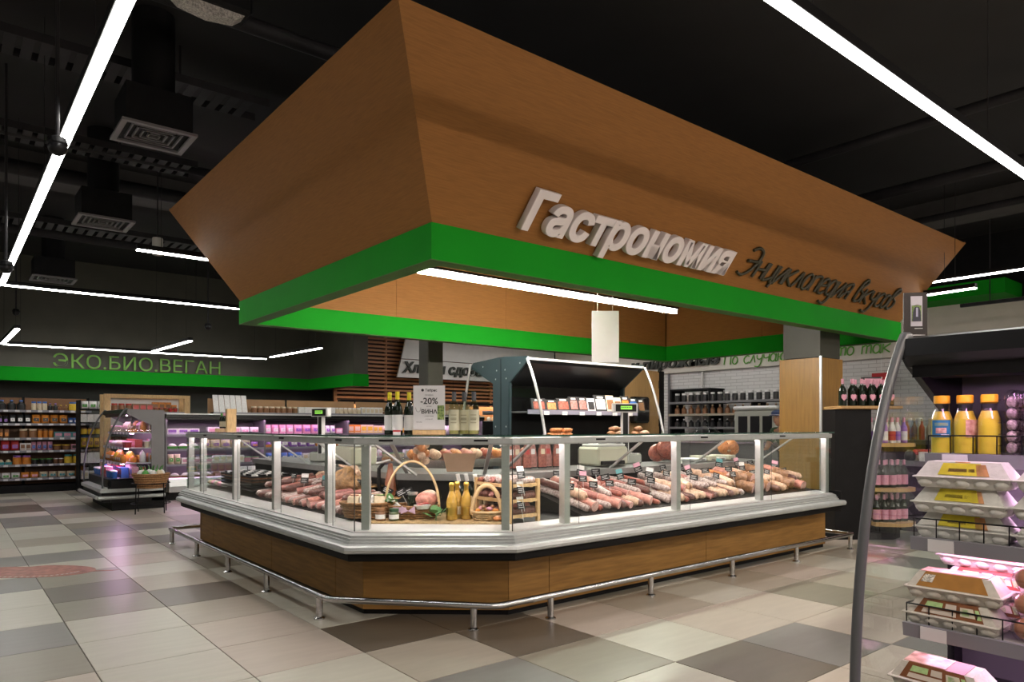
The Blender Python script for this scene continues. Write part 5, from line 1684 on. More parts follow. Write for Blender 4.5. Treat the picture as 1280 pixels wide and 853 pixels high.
for q in range(9):
    a = 2 * math.pi * q / 8
    rr = .13 if q < 8 else 0
    c_ = ('white', 'green', 'white', 'cream')[q % 4]
    t2 = thing('vegetable_pack', '%s wrapped vegetable in the wicker produce basket, %s round the rim' % (c_, ORD[q]), 'vegetable', (2.36 + rr * math.cos(a), 11.45 + rr * math.sin(a), .50), a)
    MB().ball((0, 0, .06), .055, .045, .065, 10, 7).build('vegetable_body', MATS['pack ' + c_], t2)
    MB().tube([(0, 0, .11), (.02, 0, .16), (.04, .01, .19)], [.014, .009, .003], 6).build('leaf_tip', leafm, t2)
ALLC = list(PAL)
# ------------------------------------------------------------------ long multideck fridge behind the counter
MX0, MX1, MY = 2.95, 9.6, 13.0
t = thing('multideck_fridge', 'long low violet lit wall of open fridges running behind the deli counter', 'fridge', (MX0, MY, 0))
L = MX1 - MX0
MB().box(0, L, .1, .95, 0, .14).build('kick_base', blackm, t)
MB().prism([(.0, .14), (-.02, .24), (.0, .36), (.06, .38), (.06, .30), (.95, .30), (.95, .14)], 'x', 0, L).build('front_tub', alup, t)
MB().box(0, L, .85, .95, .3, 1.46).build('back_wall', mat('fridge back', (.12, .12, .125), .5), t)
MB().prism([(.18, 1.40), (.18, 1.46), (.95, 1.46), (.95, 1.42), (.40, 1.36)], 'x', 0, L).build('hood', blackg, t)
MB().box(0, L, .165, .18, 1.455, 1.475).build('hood_edge', steelw, t)
MB().box(.0, L, .205, .213, 1.365, 1.40).build('hood_lip', blackg, t)
MB().box(.02, L - .02, .22, .25, 1.378, 1.390).build('hood_strip', led_violet, t)
for x in (0, L * .25, L * .5, L * .75, L - .03):
    MB().box(x, x + .03, .25, .85, .3, 1.4).build('divider', greyp, t)
mshelf = [(.36, .10), (.60, .22), (.86, .26), (1.11, .30)]
for z, yf in mshelf:
    s_ = MB().box(.01, L - .01, yf, .85, z - .015, z).build('shelf', steelw, t)
    MB().box(.01, L - .01, yf - .006, yf, z - .035, z + .004).build('price_rail', MATS['shelf rail'], s_)
    if z > .4:
        MB().box(.05, L - .05, yf + .05, yf + .07, z - .025, z - .0155).build('shelf_strip', led_violet, s_)
Mm = Matrix.Translation((MX0, MY, 0))
pm_ = [['white', 'cream', 'pink', 'white', 'brown'], ['cream', 'white', 'green', 'pink', 'blue'], ['cream', 'orange', 'white', 'green', 'violet'], ['white', 'pink', 'white', 'violet', 'white']]
secs = [(.04, L * .25), (L * .25 + .04, L * .5), (L * .5 + .04, L * .75), (L * .75 + .04, L - .05)]
for k, (z, yf) in enumerate(mshelf):
    for q, (a, b) in enumerate(secs):
        pal = ['yellow', 'orange', 'cream', 'white'] if (k == 3 and q == 2) else pm_[k]
        fill_row(Mm, a, b, yf + .08, z + .001, pal, [('pouch', 'tray'), ('carton', 'tub', 'pouch'), ('pouch', 'carton', 'tray'), ('pouch', 'carton', 'carton')][k],
                 'in %s bay, %s shelf of long fridge' % (ORD[q], ORD[k]), 'packs in the long fridge', .17, wide=(.10, .17), depth=.12, run=(2, 5), skip=.08)
# shelf above the multideck
t = thing('upper_shelf', 'dry goods shelf with tan back boards on top of the long fridge', 'shelf', (MX0 + .8, MY + .35, 1.461))
L2 = L - .8
MB().box(0, L2, 0, .45, 0, .02).build('shelf_board', blackm, t)
MB().box(0, L2, -.012, 0, -.0, .045).build('price_rail', MATS['shelf rail'], t)
for k in range(4):
    MB().box(L2 * k / 4 + .02, L2 * (k + 1) / 4 - .02, .40, .42, .02, .30).build('back_board', mat('tan back board', (.33, .19, .09), .5, noise=.08, scale=5), t)
fill_row(Matrix.Translation((MX0 + .8, MY + .35, 1.481)), .7, L2 - .1, .12, 0, ['white', 'cream', 'white', 'brown', 'cream'], ('jar', 'carton', 'jar', 'tub'), 'above the long fridge', 'goods above the long fridge', .16, wide=(.09, .12), run=(4, 8))
t = thing('greaseproof_rack', 'rack of white folded leaflets leaning on the shelf over the long fridge', 'rack', (MX0 + .82, MY + .42, 1.481))
MB().box(0, .62, 0, .18, 0, .02).build('rack_base', blackm, t)
for k in range(6):
    MB().slab((.02 + k * .10, .02, .02), (.11 + k * .10, .02, .02), (.11 + k * .10, .12, .34), (.02 + k * .10, .12, .34), .012).build('leaflet', MATS['pack white'], t)

# ------------------------------------------------------------------ wooden shelf unit behind the island fridge
WX0, WX1, WY = 2.28, 3.72, 14.75
t = thing('wooden_shelf_unit', 'light wooden framed shelf unit of dark jars standing behind the island fridge', 'shelf unit', (WX0, WY, 0))
for x in (0, WX1 - WX0 - .10):
    for y in (0, .40):
        MB().box(x, x + .10, y, y + .08, 0, 1.78).build('frame_post', pine, t)
for y in (0, .40):
    MB().box(0, WX1 - WX0, y, y + .08, 1.78, 1.84).build('frame_rail', pine, t)
MB().box(.10, WX1 - WX0 - .10, .44, .46, 1.2, 1.78).build('white_back', whitem, t)
MB().box(.10, WX1 - WX0 - .10, .02, .44, 1.49, 1.52).build('shelf_board', blackm, t)
MB().box(.10, WX1 - WX0 - .10, .02, .44, .9, .93).build('shelf_board', blackm, t)
MB().box(.10, WX1 - WX0 - .10, .005, .02, 1.485, 1.525).build('price_rail', MATS['shelf rail'], t)
fill_row(Matrix.Translation((WX0, WY, 1.521)), .12, WX1 - WX0 - .12, .10, 0, ['brown', 'black', 'red', 'brown'], ('jar', 'tub', 'carton'), 'in front on wooden shelf unit', 'jars on the wooden shelf unit', .15, wide=(.08, .11), run=(3, 5))
fill_row(Matrix.Translation((WX0, WY, 1.521)), .5, WX1 - WX0 - .15, .28, 0, ['brown', 'orange'], ('carton', 'carton'), 'behind on wooden shelf unit', 'jars on the wooden shelf unit', .19, wide=(.09, .12), run=(3, 5))

# ------------------------------------------------------------------ dry goods shelving on the far wall
SX0, SX1, SY = -.9, 2.30, 16.3
t = thing('dry_goods_shelving', 'tall dark shelving of colourful packets along the far wall at left', 'shelving', (SX0, SY, 0))
L = SX1 - SX0
zsh = [.27, .53, .79, 1.03, 1.30, 1.55]
MB().box(0, L, 0, .5, 0, .14).build('plinth', blackm, t)
backb = mat('brown back board', (.16, .075, .03), .55, noise=.1, scale=4)
for k in range(3):
    MB().box(L * k / 3 + .02, L * (k + 1) / 3 - .02, .48, .50, .14, 1.80).build('back_board', backb, t)
    MB().box(L * (k + 1) / 3 - .02, L * (k + 1) / 3 + .02, .42, .50, .14, 1.82).build('upright', blackm, t)
for z in zsh:
    s_ = MB().box(0, L, 0, .48, z - .02, z).build('shelf_board', blackm, t)
    MB().box(0, L, -.012, 0, z - .035, z + .008).build('price_rail', MATS['shelf rail'], s_)
    tg = MB()
    for k in range(18):
        tg.box(.05 + k * .175, .12 + k * .175, -.016, -.012, z - .033, z + .004)
    tg.build('price_card', paper, s_, kind='stuff')
Ms = Matrix.Translation((SX0, SY, 0))
for k, z in enumerate(zsh):
    fill_row(Ms, .02, L - .02, .08, z + .001, ALLC, [('carton', 'carton', 'pouch'), ('tub', 'jar', 'tray'), ('carton', 'pouch', 'tub'), ('pouch', 'carton', 'jar'), ('pouch', 'pouch', 'tub'), ('bottle', 'carton', 'jar')][k],
             'on far shelving, %s shelf up' % ORD[k], 'packets on the far shelving', .19, wide=(.08, .14), depth=.10, run=(2, 4), skip=.1)
EX0, EX1, EY = 2.02, 3.05, 15.7
t = thing('end_shelving', 'dark end shelf with pouches and white cartons right of the far shelving', 'shelving', (EX0, EY, 0))
for x in (0, EX1 - EX0 - .02):
    MB().box(x, x + .02, 0, .45, 0, 1.75).build('upright', blackm, t)
for k, z in enumerate((.25, .55, .85, 1.10, 1.33, 1.58)):
    MB().box(.02, EX1 - EX0 - .02, 0, .45, z - .02, z).build('shelf_board', blackm, t)
    fill_row(Matrix.Translation((EX0, EY, z + .001)), .03, EX1 - EX0 - .03, .10, 0, (['white', 'cream'], ['white', 'blue', 'white'], ['yellow', 'brown', 'orange'], ['brown', 'yellow', 'cream'], ['white', 'blue', 'white'], ['white', 'cream', 'green'])[k],
             [('carton',), ('carton', 'tub'), ('pouch',), ('pouch', 'jar'), ('carton',), ('pouch',)][k], 'on end shelving, %s board up' % ORD[k], 'packets on the end shelf', .20, wide=(.10, .13), run=(3, 5))

# ------------------------------------------------------------------ dark soffit with green band and lettering
so = mat('dark olive soffit', (.060, .058, .042), .65, noise=.08, scale=3)
struct('trim_3', MB().box(-6, 7.0, 16.95, 17.6, 2.15, 4.6), so)
struct('trim_4', MB().box(7.0, 7.35, 14.5, 17.6, 2.15, 4.6), so)
gb = mat('green band paint', (.006, .25, .012), .6, spec=.05)
struct('trim_5', MB().box(-6, 6.98, 16.93, 16.95, 2.14, 2.41).box(6.98, 7.0, 14.5, 16.95, 2.14, 2.41).box(6.98, 7.36, 14.48, 14.5, 2.14, 2.41), gb)
sg = thing('department_sign', 'green letters reading ЭКО.БИО.ВЕГАН on the dark wall above the green band', 'sign', (3.3, 16.94, 2.45))
Mi = Matrix.Translation((-3.3, -16.94, -2.45))
letters_on(sg, 'ЭКО.БИО.ВЕГАН', Mi @ F((1.73, 16.91, 2.432), (1, 0, 0), (0, 0, 1)), .385, mat('olive green letter', (.13, .32, .035), .5), 3.17, .015)

# ------------------------------------------------------------------ bakery corner
t = thing('slatted_screen', 'wall screen of horizontal warm wooden slats behind the bakery sign', 'screen', (7.2, 15.9, 1.7))
slm = mat('warm slat', (.40, .17, .065), .5, noise=.15, scale=8, stretch=(.5, 8, 8))
MB().box(0, 6.7, .10, .12, -.1, 2.9).build('dark_backing', mat('brown backing', (.05, .022, .012), .7), t)
for k in range(28):
    MB().box(0, 3.34, 0, .03, .03 + k * .098, .082 + k * .098).build('slat', slm, t)
    MB().box(3.36, 6.7, 0, .03, .03 + k * .098, .082 + k * .098).build('slat', slm, t)
for x in (.02, 1.35, 2.6, 2.85, 4.6, 6.6):
    MB().box(x, x + .05, .03, .10, 0, 2.8).build('batten', slm, t)
t = thing('bakery_shelf', 'lit bakery shelf with orange back board under the slatted screen', 'shelf', (7.2, 15.3, 0))
MB().box(0, 6.5, .0, .5, 0, 1.38).build('cabinet_body', blackm, t)
for k in range(5):
    MB().box(.05 + 1.3 * k, 1.30 + 1.3 * k, .46, .49, 1.40, 1.78).build('back_board', mat('orange board', (.55, .27, .13), .5, noise=.06, scale=4), t)
MB().box(0, 6.5, -.01, .5, 1.38, 1.40).build('shelf_board', steelw, t)
warm = mat('warm bakery strip', (1.0, .72, .45), .5, emit=40)
MB().box(.05, 6.4, .30, .34, 1.83, 1.845).build('warm_strip', warm, t)
MB().box(.05, 6.4, .28, .29, 1.81, 1.845).build('strip_lip', blackm, t)
MB().box(.05, 6.4, .28, .36, 1.845, 1.87).build('strip_cover', blackm, t)
for k in range(5):
    MB().box(.02 + 1.3 * k, .06 + 1.3 * k, .28, .49, 1.40, 1.87).build('bracket', blackm, t)
for k in range(26):
    c_ = ('white', 'cream', 'brown', 'orange')[k % 4]
    t2 = thing('bread_roll', '%s bread roll on the lit bakery shelf, %s from the left' % (c_, ordw(k)), 'bread', (7.35 + k * .17, 15.5, 1.401), rnd.uniform(0, 3), 'rolls on the bakery shelf')
    MB().ball((0, 0, .05), .075, .06, .05, 10, 6).build('crust', MATS['pack ' + c_], t2)
    MB().ball((0, 0, .075), .045, .018, .03, 8, 5).build('score_line', MATS['pack cream'], t2)
# white sloped sign boards
t = thing('bakery_sign', 'white slanted board with dark letters reading Хлеб и сдоба on the slatted wall', 'sign', (8.7, 15.6, 2.47))
MB().prism([(0, 0), (5.2, 0), (5.2, .45), (.115, .45)], 'y', 0, .05).build('sign_board', whitem, t)
MB().prism([(.12, .47), (5.2, .47), (5.2, 1.15), (.29, 1.15)], 'y', 0, .05).build('sign_board', whitem, t)
for x in (.4, 2.6, 4.9):
    MB().box(x, x + .03, .05, .30, .5, .53).build('wall_bracket', blackm, t)
blk = mat('black green letter', (.014, .017, .010), .5)
Mi = Matrix.Translation((-8.7, -15.6, -2.47))
letters_on(t, 'Хлеб и сдоба', Mi @ F((8.84, 15.57, 2.60), (1, 0, 0), (0, 0, 1)), .36, blk, 2.42, .03, offset=.010, shear=.18)
t = thing('cake_sign', 'dark raised letters reading и пирожные on the white soffit of the right wall', 'sign', (13.87, 11, 2.66))
Mi = Matrix.Translation((-13.87, -11, -2.66))
letters_on(t, 'и пирожные', Mi @ F((13.86, 12.55, 2.70), (0, -1, 0), (0, 0, 1)), .33, blk, 2.75, .03, offset=.009, shear=.18)
t = thing('slogan_sign', 'green handwritten letters reading По случаю и просто так on the right wall', 'sign', (13.88, 8, 2.65))
Mi = Matrix.Translation((-13.88, -8, -2.65))
handwriting(t, 'По случаю и просто так', Mi @ F((13.88, 9.72, 2.665), (0, -1, 0), (0, 0, 1)), .165, 3.75, .014, mat('bright green letter', (.10, .33, .03), .5), shear=.15)
t = thing('coffee_sign', 'square red sign with white lettering on the white tiled wall', 'sign', (13.8, 6.12, 1.96))
MB().cbox(-.03, .03, -.17, .17, 0, .31, .008).build('sign_box', mat('sign red', (.42, .012, .02), .35), t)
text_on(t, 'sign_lettering', 'illy', F((-.032, .125, .075), (0, -1, 0), (0, 0, 1)), .22, whitep, .002, .004, .25, 'LEFT', .25)
MB().tube([(0, 0, .31), (0, 0, .66)], .006, 6).build('hanging_rod', alu, t)
MB().box(.03, .2, -.02, .02, .13, .17).build('wall_bracket', alu, t)
t = thing('tile_edge_strip', 'narrow white vertical pipe on the tiled wall beside the dark bottle rack', 'pipe', (13.93, 10.35, 0))
MB().tube([(0, 0, 0), (0, 0, 2.55)], .03, 8).build('pipe_run', whitem, t)
t = thing('wall_conduit', 'grey vertical conduit on the tiled wall next to the oak cabinet', 'pipe', (13.93, 11.35, 0))
MB().tube([(0, 0, 0), (0, 0, 2.55)], .03, 8).build('pipe_run', greyp, t)

# dark rack of bottles and jars along the right wall
t = thing('jar_rack', 'long dark rack holding rows of dark jars and bottles on the tiled wall', 'rack', (13.3, 6.4, 0))
for k, z in enumerate((.9, 1.22, 1.52, 1.80)):
    MB().box(0, .55, 0, 4.45, z - .03, z).build('shelf_board', blackm, t)
    MB().box(-.01, 0, 0, 4.45, z - .03, z + .02).build('shelf_lip', mat('rack beige lip', (.30, .26, .20), .5) if k == 2 else greyp, t)
for y in (0, 1.1, 2.2, 3.3, 4.4):
    MB().box(.05, .55, y, y + .05, 0, 1.80 + (.3 if y > 2.9 else 0)).build('upright', blackm, t)
MB().box(.05, .6, 3.3, 4.45, 2.08, 2.12).build('shelf_board', blackm, t)
for k, z in enumerate((1.221, 1.521, 1.801)):
    for q in range(22):
        y = 6.52 + q * .198
        body, lid = [('black', 'white'), ('brown', 'cream'), ('black', 'white')][k]
        put_pack(('bottle', 'bottle', 'jar')[k], .12, .12, .22 if k else .20, body, lid, (13.42, y, z), (0, 0, R(-90)), 'dark bottle in the %s row of the wall rack, %s from its right end' % (('lower', 'middle', 'upper')[k], ordw(q)), 'bottles on the wall rack')
t = thing('coffee_machine', 'grey and black coffee machine with pale rounded top below the wall rack', 'machine', (12.2, 7.35, .95))
MB().cbox(0, .6, 0, .95, 0, .62, .03).build('machine_body', MATS['scale grey'], t)
for k in range(3):
    MB().box(-.012, 0, .10 + .27 * k, .30 + .27 * k, .08, .5).build('dark_panel', blackg, t)
MB().cbox(-.03, .62, -.02, .97, .62, .70, .03).build('top_tray', steelw, t)
t = thing('side_counter', 'long grey work counter below the wall rack', 'counter', (12.0, 6.2, 0))
MB().box(0, 1.2, 0, 5.0, 0, .91).build('counter_body', greyp, t)
MB().box(-.03, 1.22, -.02, 5.02, .91, .949).build('worktop', steel, t)
t = thing('domed_platter', 'round clear domed platter of pastries on the work counter', 'platter', (12.25, 9.0, .95))
MB().lathe([(0, 0), (.25, 0), (.33, .03), (.33, .04), (0, .04)], 24).build('plate', steelw, t)
MB().lathe([(.32, .04), (.30, .16), (.20, .27), (.03, .32), (.02, .35), (0, .355)], 24).build('dome', glassd, t)
for q in range(6):
    t2 = thing('pastry', 'golden pastry under the clear dome, %s round' % ORD[q], 'pastry', (12.25 + .17 * math.cos(q * 1.05), 9.0 + .17 * math.sin(q * 1.05), .991), q)
    MB().ball((0, 0, .05), .075, .055, .05, 10, 6).build('pastry_body', MATS['pack orange'] if q % 2 else MATS['pack cream'], t2)
    MB().ball((0, 0, .085), .04, .03, .022, 8, 5).build('icing', MATS['pack white'], t2)

# tall oak cabinet with black jamb
t = thing('oak_cabinet', 'tall light oak cabinet standing behind the hooded fridge', 'cabinet', (7.75, 7.3, 0))
for k in range(2):
    MB().box(.485 * k, .485 * k + .482, 0, .02, .08, 2.10).build('cabinet_door', mat('cabinet oak', (.36, .21, .085), .5, noise=.13, scale=6, stretch=(9, 9, .6)), t)
MB().box(0, .97, .021, .6, 0, 2.12).build('carcass', MATS['cabinet oak'], t)
MB().box(.97, 1.09, 0, .6, 0, 2.12).build('black_jamb', blackm, t)
for z in (1.25, 1.85):
    MB().box(.955, .975, -.012, 0, z, z + .12).build('hinge', blackg, t)
t = thing('towel_dispenser', 'black dispenser hung on the oak cabinet door', 'dispenser', (8.17, 7.3, 1.30))
MB().cbox(-.17, .17, -.15, -.001, 0, .40, .03).build('dispenser_body', blackg, t)
MB().box(-.14, .14, -.156, -.15, .17, .20).build('dispenser_slot', greyp, t)

# ------------------------------------------------------------------ hooded double fridge inside the counter ring
HX0, HX1 = 5.0, 6.85
t = thing('hooded_fridge', 'dark teal double sided open fridge with a flared hood inside the counter ring', 'fridge', (HX0, 6.5, 0))
def hp_(side):  # outline of the end panel, y measured from the centre
    return [(0.15, 0), (.15, 1.0), (.165, 1.75), (.47, 1.97), (.49, 2.0), (.47, 2.03), (.05, 2.05), (-.05, 2.05), (-.55, 2.02), (-.60, 1.98), (-.58, 1.95), (-.155, 1.75), (-.15, 1.0), (-.15, 0)]
pol = [(-y, z) for y, z in hp_(0)]
L = HX1 - HX0
MB().prism([(y, z) for y, z in pol], 'x', -.03, .0).build('end_panel', teal, t)
MB().prism([(y, z) for y, z in pol], 'x', L, L + .03).build('end_panel', teal, t)
MB().box(-.034, -.03, -.003, .003, 0, 2.03).build('panel_seam', blackm, t)
bo = MB()
for (y, z) in ((-.08, 1.9), (.08, 1.9), (-.1, 1.8), (.1, 1.8), (-.1, 1.25), (.1, 1.25), (-.35, 1.96), (.35, 1.96)):
    bo.lathe([(0, 0), (.010, .0)], 8, c=(-.0325, y, z), axis='x')
bo.build('panel_screws', alu, t)
MB().box(0, L, -.11, .11, 0, 2.03).build('spine', blackm, t)
for s in (-1, 1):
    e = .47 if s < 0 else .57
    q = MB().prism([(s * .11, 1.72), (s * e, 1.955), (s * (e + .015), 1.985), (s * e, 2.012), (s * .05, 2.03), (s * .05, 1.76)], 'x', 0, L)
    q.build('hood', blackg, t)
    MB().box(-.03, L + .03, s * (e + .012) - .006, s * (e + .012) + .006, 1.99, 2.015).build('hood_edge', steelw, t)
    sh = MB().box(.02, L - .02, *sorted((s * .11, s * .42)), 1.405, 1.425).build('shelf', greyp, t)
    MB().box(.02, L - .02, *sorted((s * .42, s * .43)), 1.39, 1.44).build('price_rail', mat('lilac rail', (.22, .21, .27), .4), sh)
    MB().box(0, L, *sorted((s * .11, s * .85)), 0, 1.13).build('tub_body', blackg, t)
    for x in (-.045, L + .045):
        pts_ = []
        for k in range(9):
            u = k / 8
            a, b_, c_ = Vector((e + .02, 2.0)), Vector((.68, 1.68)), Vector((.80, 1.14))
            p = (a * (1 - u) + b_ * u) * (1 - u) + (b_ * (1 - u) + c_ * u) * u
            pts_.append((x, s * p.x, p.y))
        MB().tube(pts_, .016, 8).build('side_tube', alu, t)
        poly = [(y, z) for (_, y, z) in pts_] + [(s * .15, 1.14), (s * .165, 1.75)]
        MB().prism(poly if s > 0 else poly[::-1], 'x', x - .003, x + .003).build('side_glass', glassd, t)
tg = MB()
for k in range(6):
    tg.box(.25 + k * .28, .33 + k * .28, -.437, -.431, 1.385, 1.425)
tg.build('price_card', MATS['pack white'], t, kind='stuff')
# upright packs on its shelf
hp2 = [('black', 'red', .20, .13), ('black', 'green', .16, .12), ('black', 'red', .19, .14), ('black', 'pink', .13, .16), ('black', 'pink', .14, .16), ('white', 'black', .12, .15), ('black', 'white', .19, .19), ('cream', 'brown', .13, .19), ('cream', 'brown', .12, .17), ('black', 'orange', .14, .19), ('black', 'blue', .14, .17), ('black', 'brown', .12, .16)]
x = HX0 + .16
for q, (b, l_, w, h_) in enumerate(hp2):
    t2 = thing('deli_pack', '%s upright deli pack with %s window on the hooded fridge shelf, %s from the left' % (b, l_, ordw(q)), 'pack', (x + w / 2, 6.16, 1.4255), R(0), 'upright packs on the hooded fridge shelf', rot=(R(-14), 0, R(-6)))
    MB().cbox(-w / 2, w / 2, -.012, .012, 0, h_ * 1.15, .004).build('pack_body', MATS['pack ' + b], t2)
    MB().box(-w * .38, w * .38, -.0135, -.012, h_ * .18, h_ * .85).build('pack_window', MATS[{'red': 'meat reddish', 'green': 'meat orange', 'pink': 'meat speckled'}.get(l_, 'pack ' + l_)], t2)
    MB().box(-w * .25, w * .25, -.0135, -.012, h_ * .92, h_ * 1.05).build('pack_print', MATS['pack white'], t2)
    x += w + .012
for q in range(14):
    k = q % 7
    left = q < 7
    xx = HX0 + (.12 if left else 1.05) + .09 * (k % 4) + (.045 if k > 3 else 0) + (.12 * (k % 4) if not left else 0)
    nm = 'smoked_sausage' if left else 'bread_loaf'
    t2 = thing(nm, ('orange brown sausage at the left bottom of the hooded fridge, %s one' if left else 'bagged loaf at the right bottom of the hooded fridge, %s one') % ORD[k], 'sausage' if left else 'bread', (xx, 5.78 + .05 * (k % 2), 1.131 + (.052 if k > 3 else 0)), rnd.uniform(-.3, .3))
    if left:
        MB().lathe([(0, -.075), (.02, -.065), (.027, -.03), (.027, .03), (.02, .065), (0, .075)], 10, c=(0, 0, .027), axis='x').build('casing', MATS['meat orange'], t2)
        MB().tube([(.07, 0, .03), (.09, .0, .04)], .003, 5).build('string', MATS['pack cream'], t2)
    else:
        MB().ball((0, 0, .035), .085, .05, .035, 10, 6).build('crust', MATS['meat ' + ('brown', 'pale')[k % 2]], t2)
        MB().ball((.02, 0, .055), .05, .03, .02, 8, 5).build('bag_crease', MATS['pack cream'], t2)

# ------------------------------------------------------------------ things on the rear ledge and the prep table
ZLG = .897
t = thing('slicer', 'cream meat slicer on the steel ledge right of the hooded fridge front', 'slicer', (4.72, 4.62, ZLG))
MB().cbox(-.20, .20, -.14, .14, .0, .17, .02).build('slicer_body', mat('cream enamel', (.44, .43, .33), .4), t)
MB().cbox(-.16, .20, -.10, .12, .17, .195, .008).build('slicer_table', steelw, t)
MB().box(-.17, .12, -.165, -.14, .01, .045).build('black_tray', blackg, t)
MB().lathe([(0, 0), (.09, 0), (.09, .01), (0, .01)], 24, c=(.0, .12, .14), axis='y').build('blade', steel, t)
p = along('L', 6.15, -.80, ZLG)
t = thing('slicer', 'cream meat slicer on the steel ledge of the left arm', 'slicer', p, R(-90))
MB().cbox(-.20, .20, -.13, .13, .0, .17, .02).build('slicer_body', MATS['cream enamel'], t)
MB().cbox(-.16, .20, -.10, .12, .17, .19, .008).build('slicer_table', steelw, t)
MB().box(-.17, .12, -.165, -.135, .01, .045).build('black_tray', blackg, t)
MB().lathe([(0, 0), (.09, 0), (.09, .01), (0, .01)], 24, c=(.0, .12, .14), axis='y').build('blade', steel, t)
# bundle of raw meat pieces on ledge
def meat_piece(label, c, sx, sy, sz, m1, m2, n=5):
    t = thing('meat_joint', label, 'meat', c)
    mb = MB()
    for k in range(n):
        mb.ball((rnd.uniform(-.5, .5) * sx, rnd.uniform(-.4, .4) * sy, sz * rnd.uniform(.35, .6)), sx * .5, sy * .45, sz * .35, 10, 7)
    mb.build('meat_flesh', MATS[m1], t)
    mb = MB()
    for k in range(n):
        a = k * 6.28 / n
        mb.lathe([(.016, -.01), (.026, 0), (.016, .01)], 10, c=(sx * .5 * math.cos(a), sy * .4 * math.sin(a), sz * .35 + .02 * k / n))
    mb.build('fat_ring', MATS[m2], t)
meat_piece('large red raw meat joint heaped on the steel ledge behind the long glass', (5.62, 4.60, ZLG), .24, .14, .26, 'meat reddish', 'meat pale')
meat_piece('orange pink meat joint on the steel ledge near the oak column', (6.72, 4.62, ZLG), .16, .13, .22, 'meat orange', 'meat pale')
for q in range(8):
    p = (3.62 + .085 * q, 4.60 + .03 * (q % 2), ZLG)
    t = thing('vacuum_pack', '%s hanging vacuum pack on the steel ledge by the corner, %s from the left' % (('dark red', 'pale')[q % 2], ORD[q]), 'pack', p, R(-10))
    MB().box(-.04, .04, -.012, .012, 0, .012).build('pack_foot', blackg, t)
    MB().prism([(-.036, .012), (.036, .012), (.038, .10), (.02, .20), (-.02, .20), (-.038, .10)], 'y', -.014, .014).build('pack_body', MATS['meat ' + ('reddish', 'speckled')[q % 2]], t)
    MB().box(-.018, .018, -.016, -.0141, .12, .165).build('pack_label', MATS['pack ' + ('white', 'cream', 'red')[q % 3]], t)
for q in range(4):
    t = thing('plastic_board', 'pale green white chopping board on the steel ledge, %s from the meat joint' % ORD[q], 'board', (5.98 + .17 * q, 4.56, ZLG), .1)
    MB().cbox(-.075, .075, -.12, .12, 0, .03 + .02 * (q % 2), .006).build('board_body', MATS['cream enamel'] if q % 2 else steelw, t)
    MB().box(-.03, .03, -.1215, -.12, .008, .02).build('board_grip', greyp, t)
t = thing('prep_table', 'steel prep table inside the counter ring behind the corner', 'table', (3.35, 5.55, 0))
MB().box(0, 1.45, 0, .7, .90, .94).build('table_top', steel, t)
MB().box(.03, 1.42, .03, .67, .86, .90).build('under_frame', steel, t)
for (x, y) in ((.04, .04), (1.37, .04), (.04, .62), (1.37, .62)):
    MB().box(x, x + .04, y, y + .04, 0, .86).build('leg', steel, t)
for q in range(22):
    r_, k = divmod(q, 11)
    c_ = ('meat pink', 'meat pale', 'meat reddish', 'meat orange')[q % 4]
    t = thing('meat_portion', '%s meat portion in the %s row on the prep table, %s from the left' % (c_[5:], ('front', 'rear')[r_], ORD[k]), 'meat', (3.45 + k * .12, 5.68 + .22 * r_, .941), rnd.uniform(0, 3), 'meat portions on the prep table')
    MB().ball((0, 0, .045), .062, .05, .045, 10, 7).build('portion_flesh', MATS[c_], t)
    MB().ball((.01, 0, .066), .04, .032, .03, 8, 6).build('fat_marbling', MATS['meat pale'], t)
t = thing('onion_net', 'tan net of onions hanging behind the corner post', 'net', (3.1, 5.15, .93))
MB().tube([(0, 0, .0), (0, 0, .26)], .006, 6).build('net_cord', cane, t)
for q in range(9):
    MB().ball((.04 * math.cos(q * 2.1), .04 * math.sin(q * 2.1), .035 + .022 * q), .036, .036, .034, 10, 6).build('onion', MATS['meat orange'] if q % 2 else MATS['meat pale'], t)

# ------------------------------------------------------------------ wine stand at the right end of the counter
t = thing('wine_tower', 'black wine stand with rounded wooden shelves beside the right end of the counter', 'stand', (7.62, 3.86, 0))
Mt = Matrix.Rotation(R(-40), 4, 'Z')
def TB(mb): return mb.xf(Mt)
TB(MB().box(-.02, .34, .0, .34, 0, 1.44)).build('tower_body', blackm, t)
TB(MB().box(.34, .38, .0, .34, 0, 1.44)).build('tower_side', blackm, t)
TB(MB().cbox(.02, .70, -.06, .40, 1.445, 1.478, .006)).build('top_shelf', lwood, t)
TB(MB().box(.66, .69, .30, .33, 0, 1.445)).build('rear_post', blackm, t)
for z in (1.07, .58, .20):
    poly = [(.38, .36), (.38, -.10)] + [(.58 + .30 * math.sin(a), .06 - .22 * math.cos(a)) for a in [math.pi * k / 12 for k in range(0, 10)]] + [(.80, .36)]
    TB(MB().prism(poly, 'z', z - .04, z)).build('rounded_shelf', lwood, t)
poly = [(.38, .36), (.38, .0), (.62, .0), (.78, .16), (.78, .36)]
TB(MB().prism(poly, 'z', 0, .16)).build('tower_foot', blackm, t)
wpk = wine_bottle_meshes(darkglass, MATS['pack pink'], MATS['pack pink'], .30, .042)
heart = MB().prism([(-.03, 0), (0, -.035), (.03, 0), (.03, .03), (.012, .04), (0, .032), (-.012, .04), (-.03, .03)], 'y', -.0445, -.0425).xf(Matrix.Translation((0, 0, .09))).mesh('shield_label', MATS['pack pink'])
capm = wpk[1]
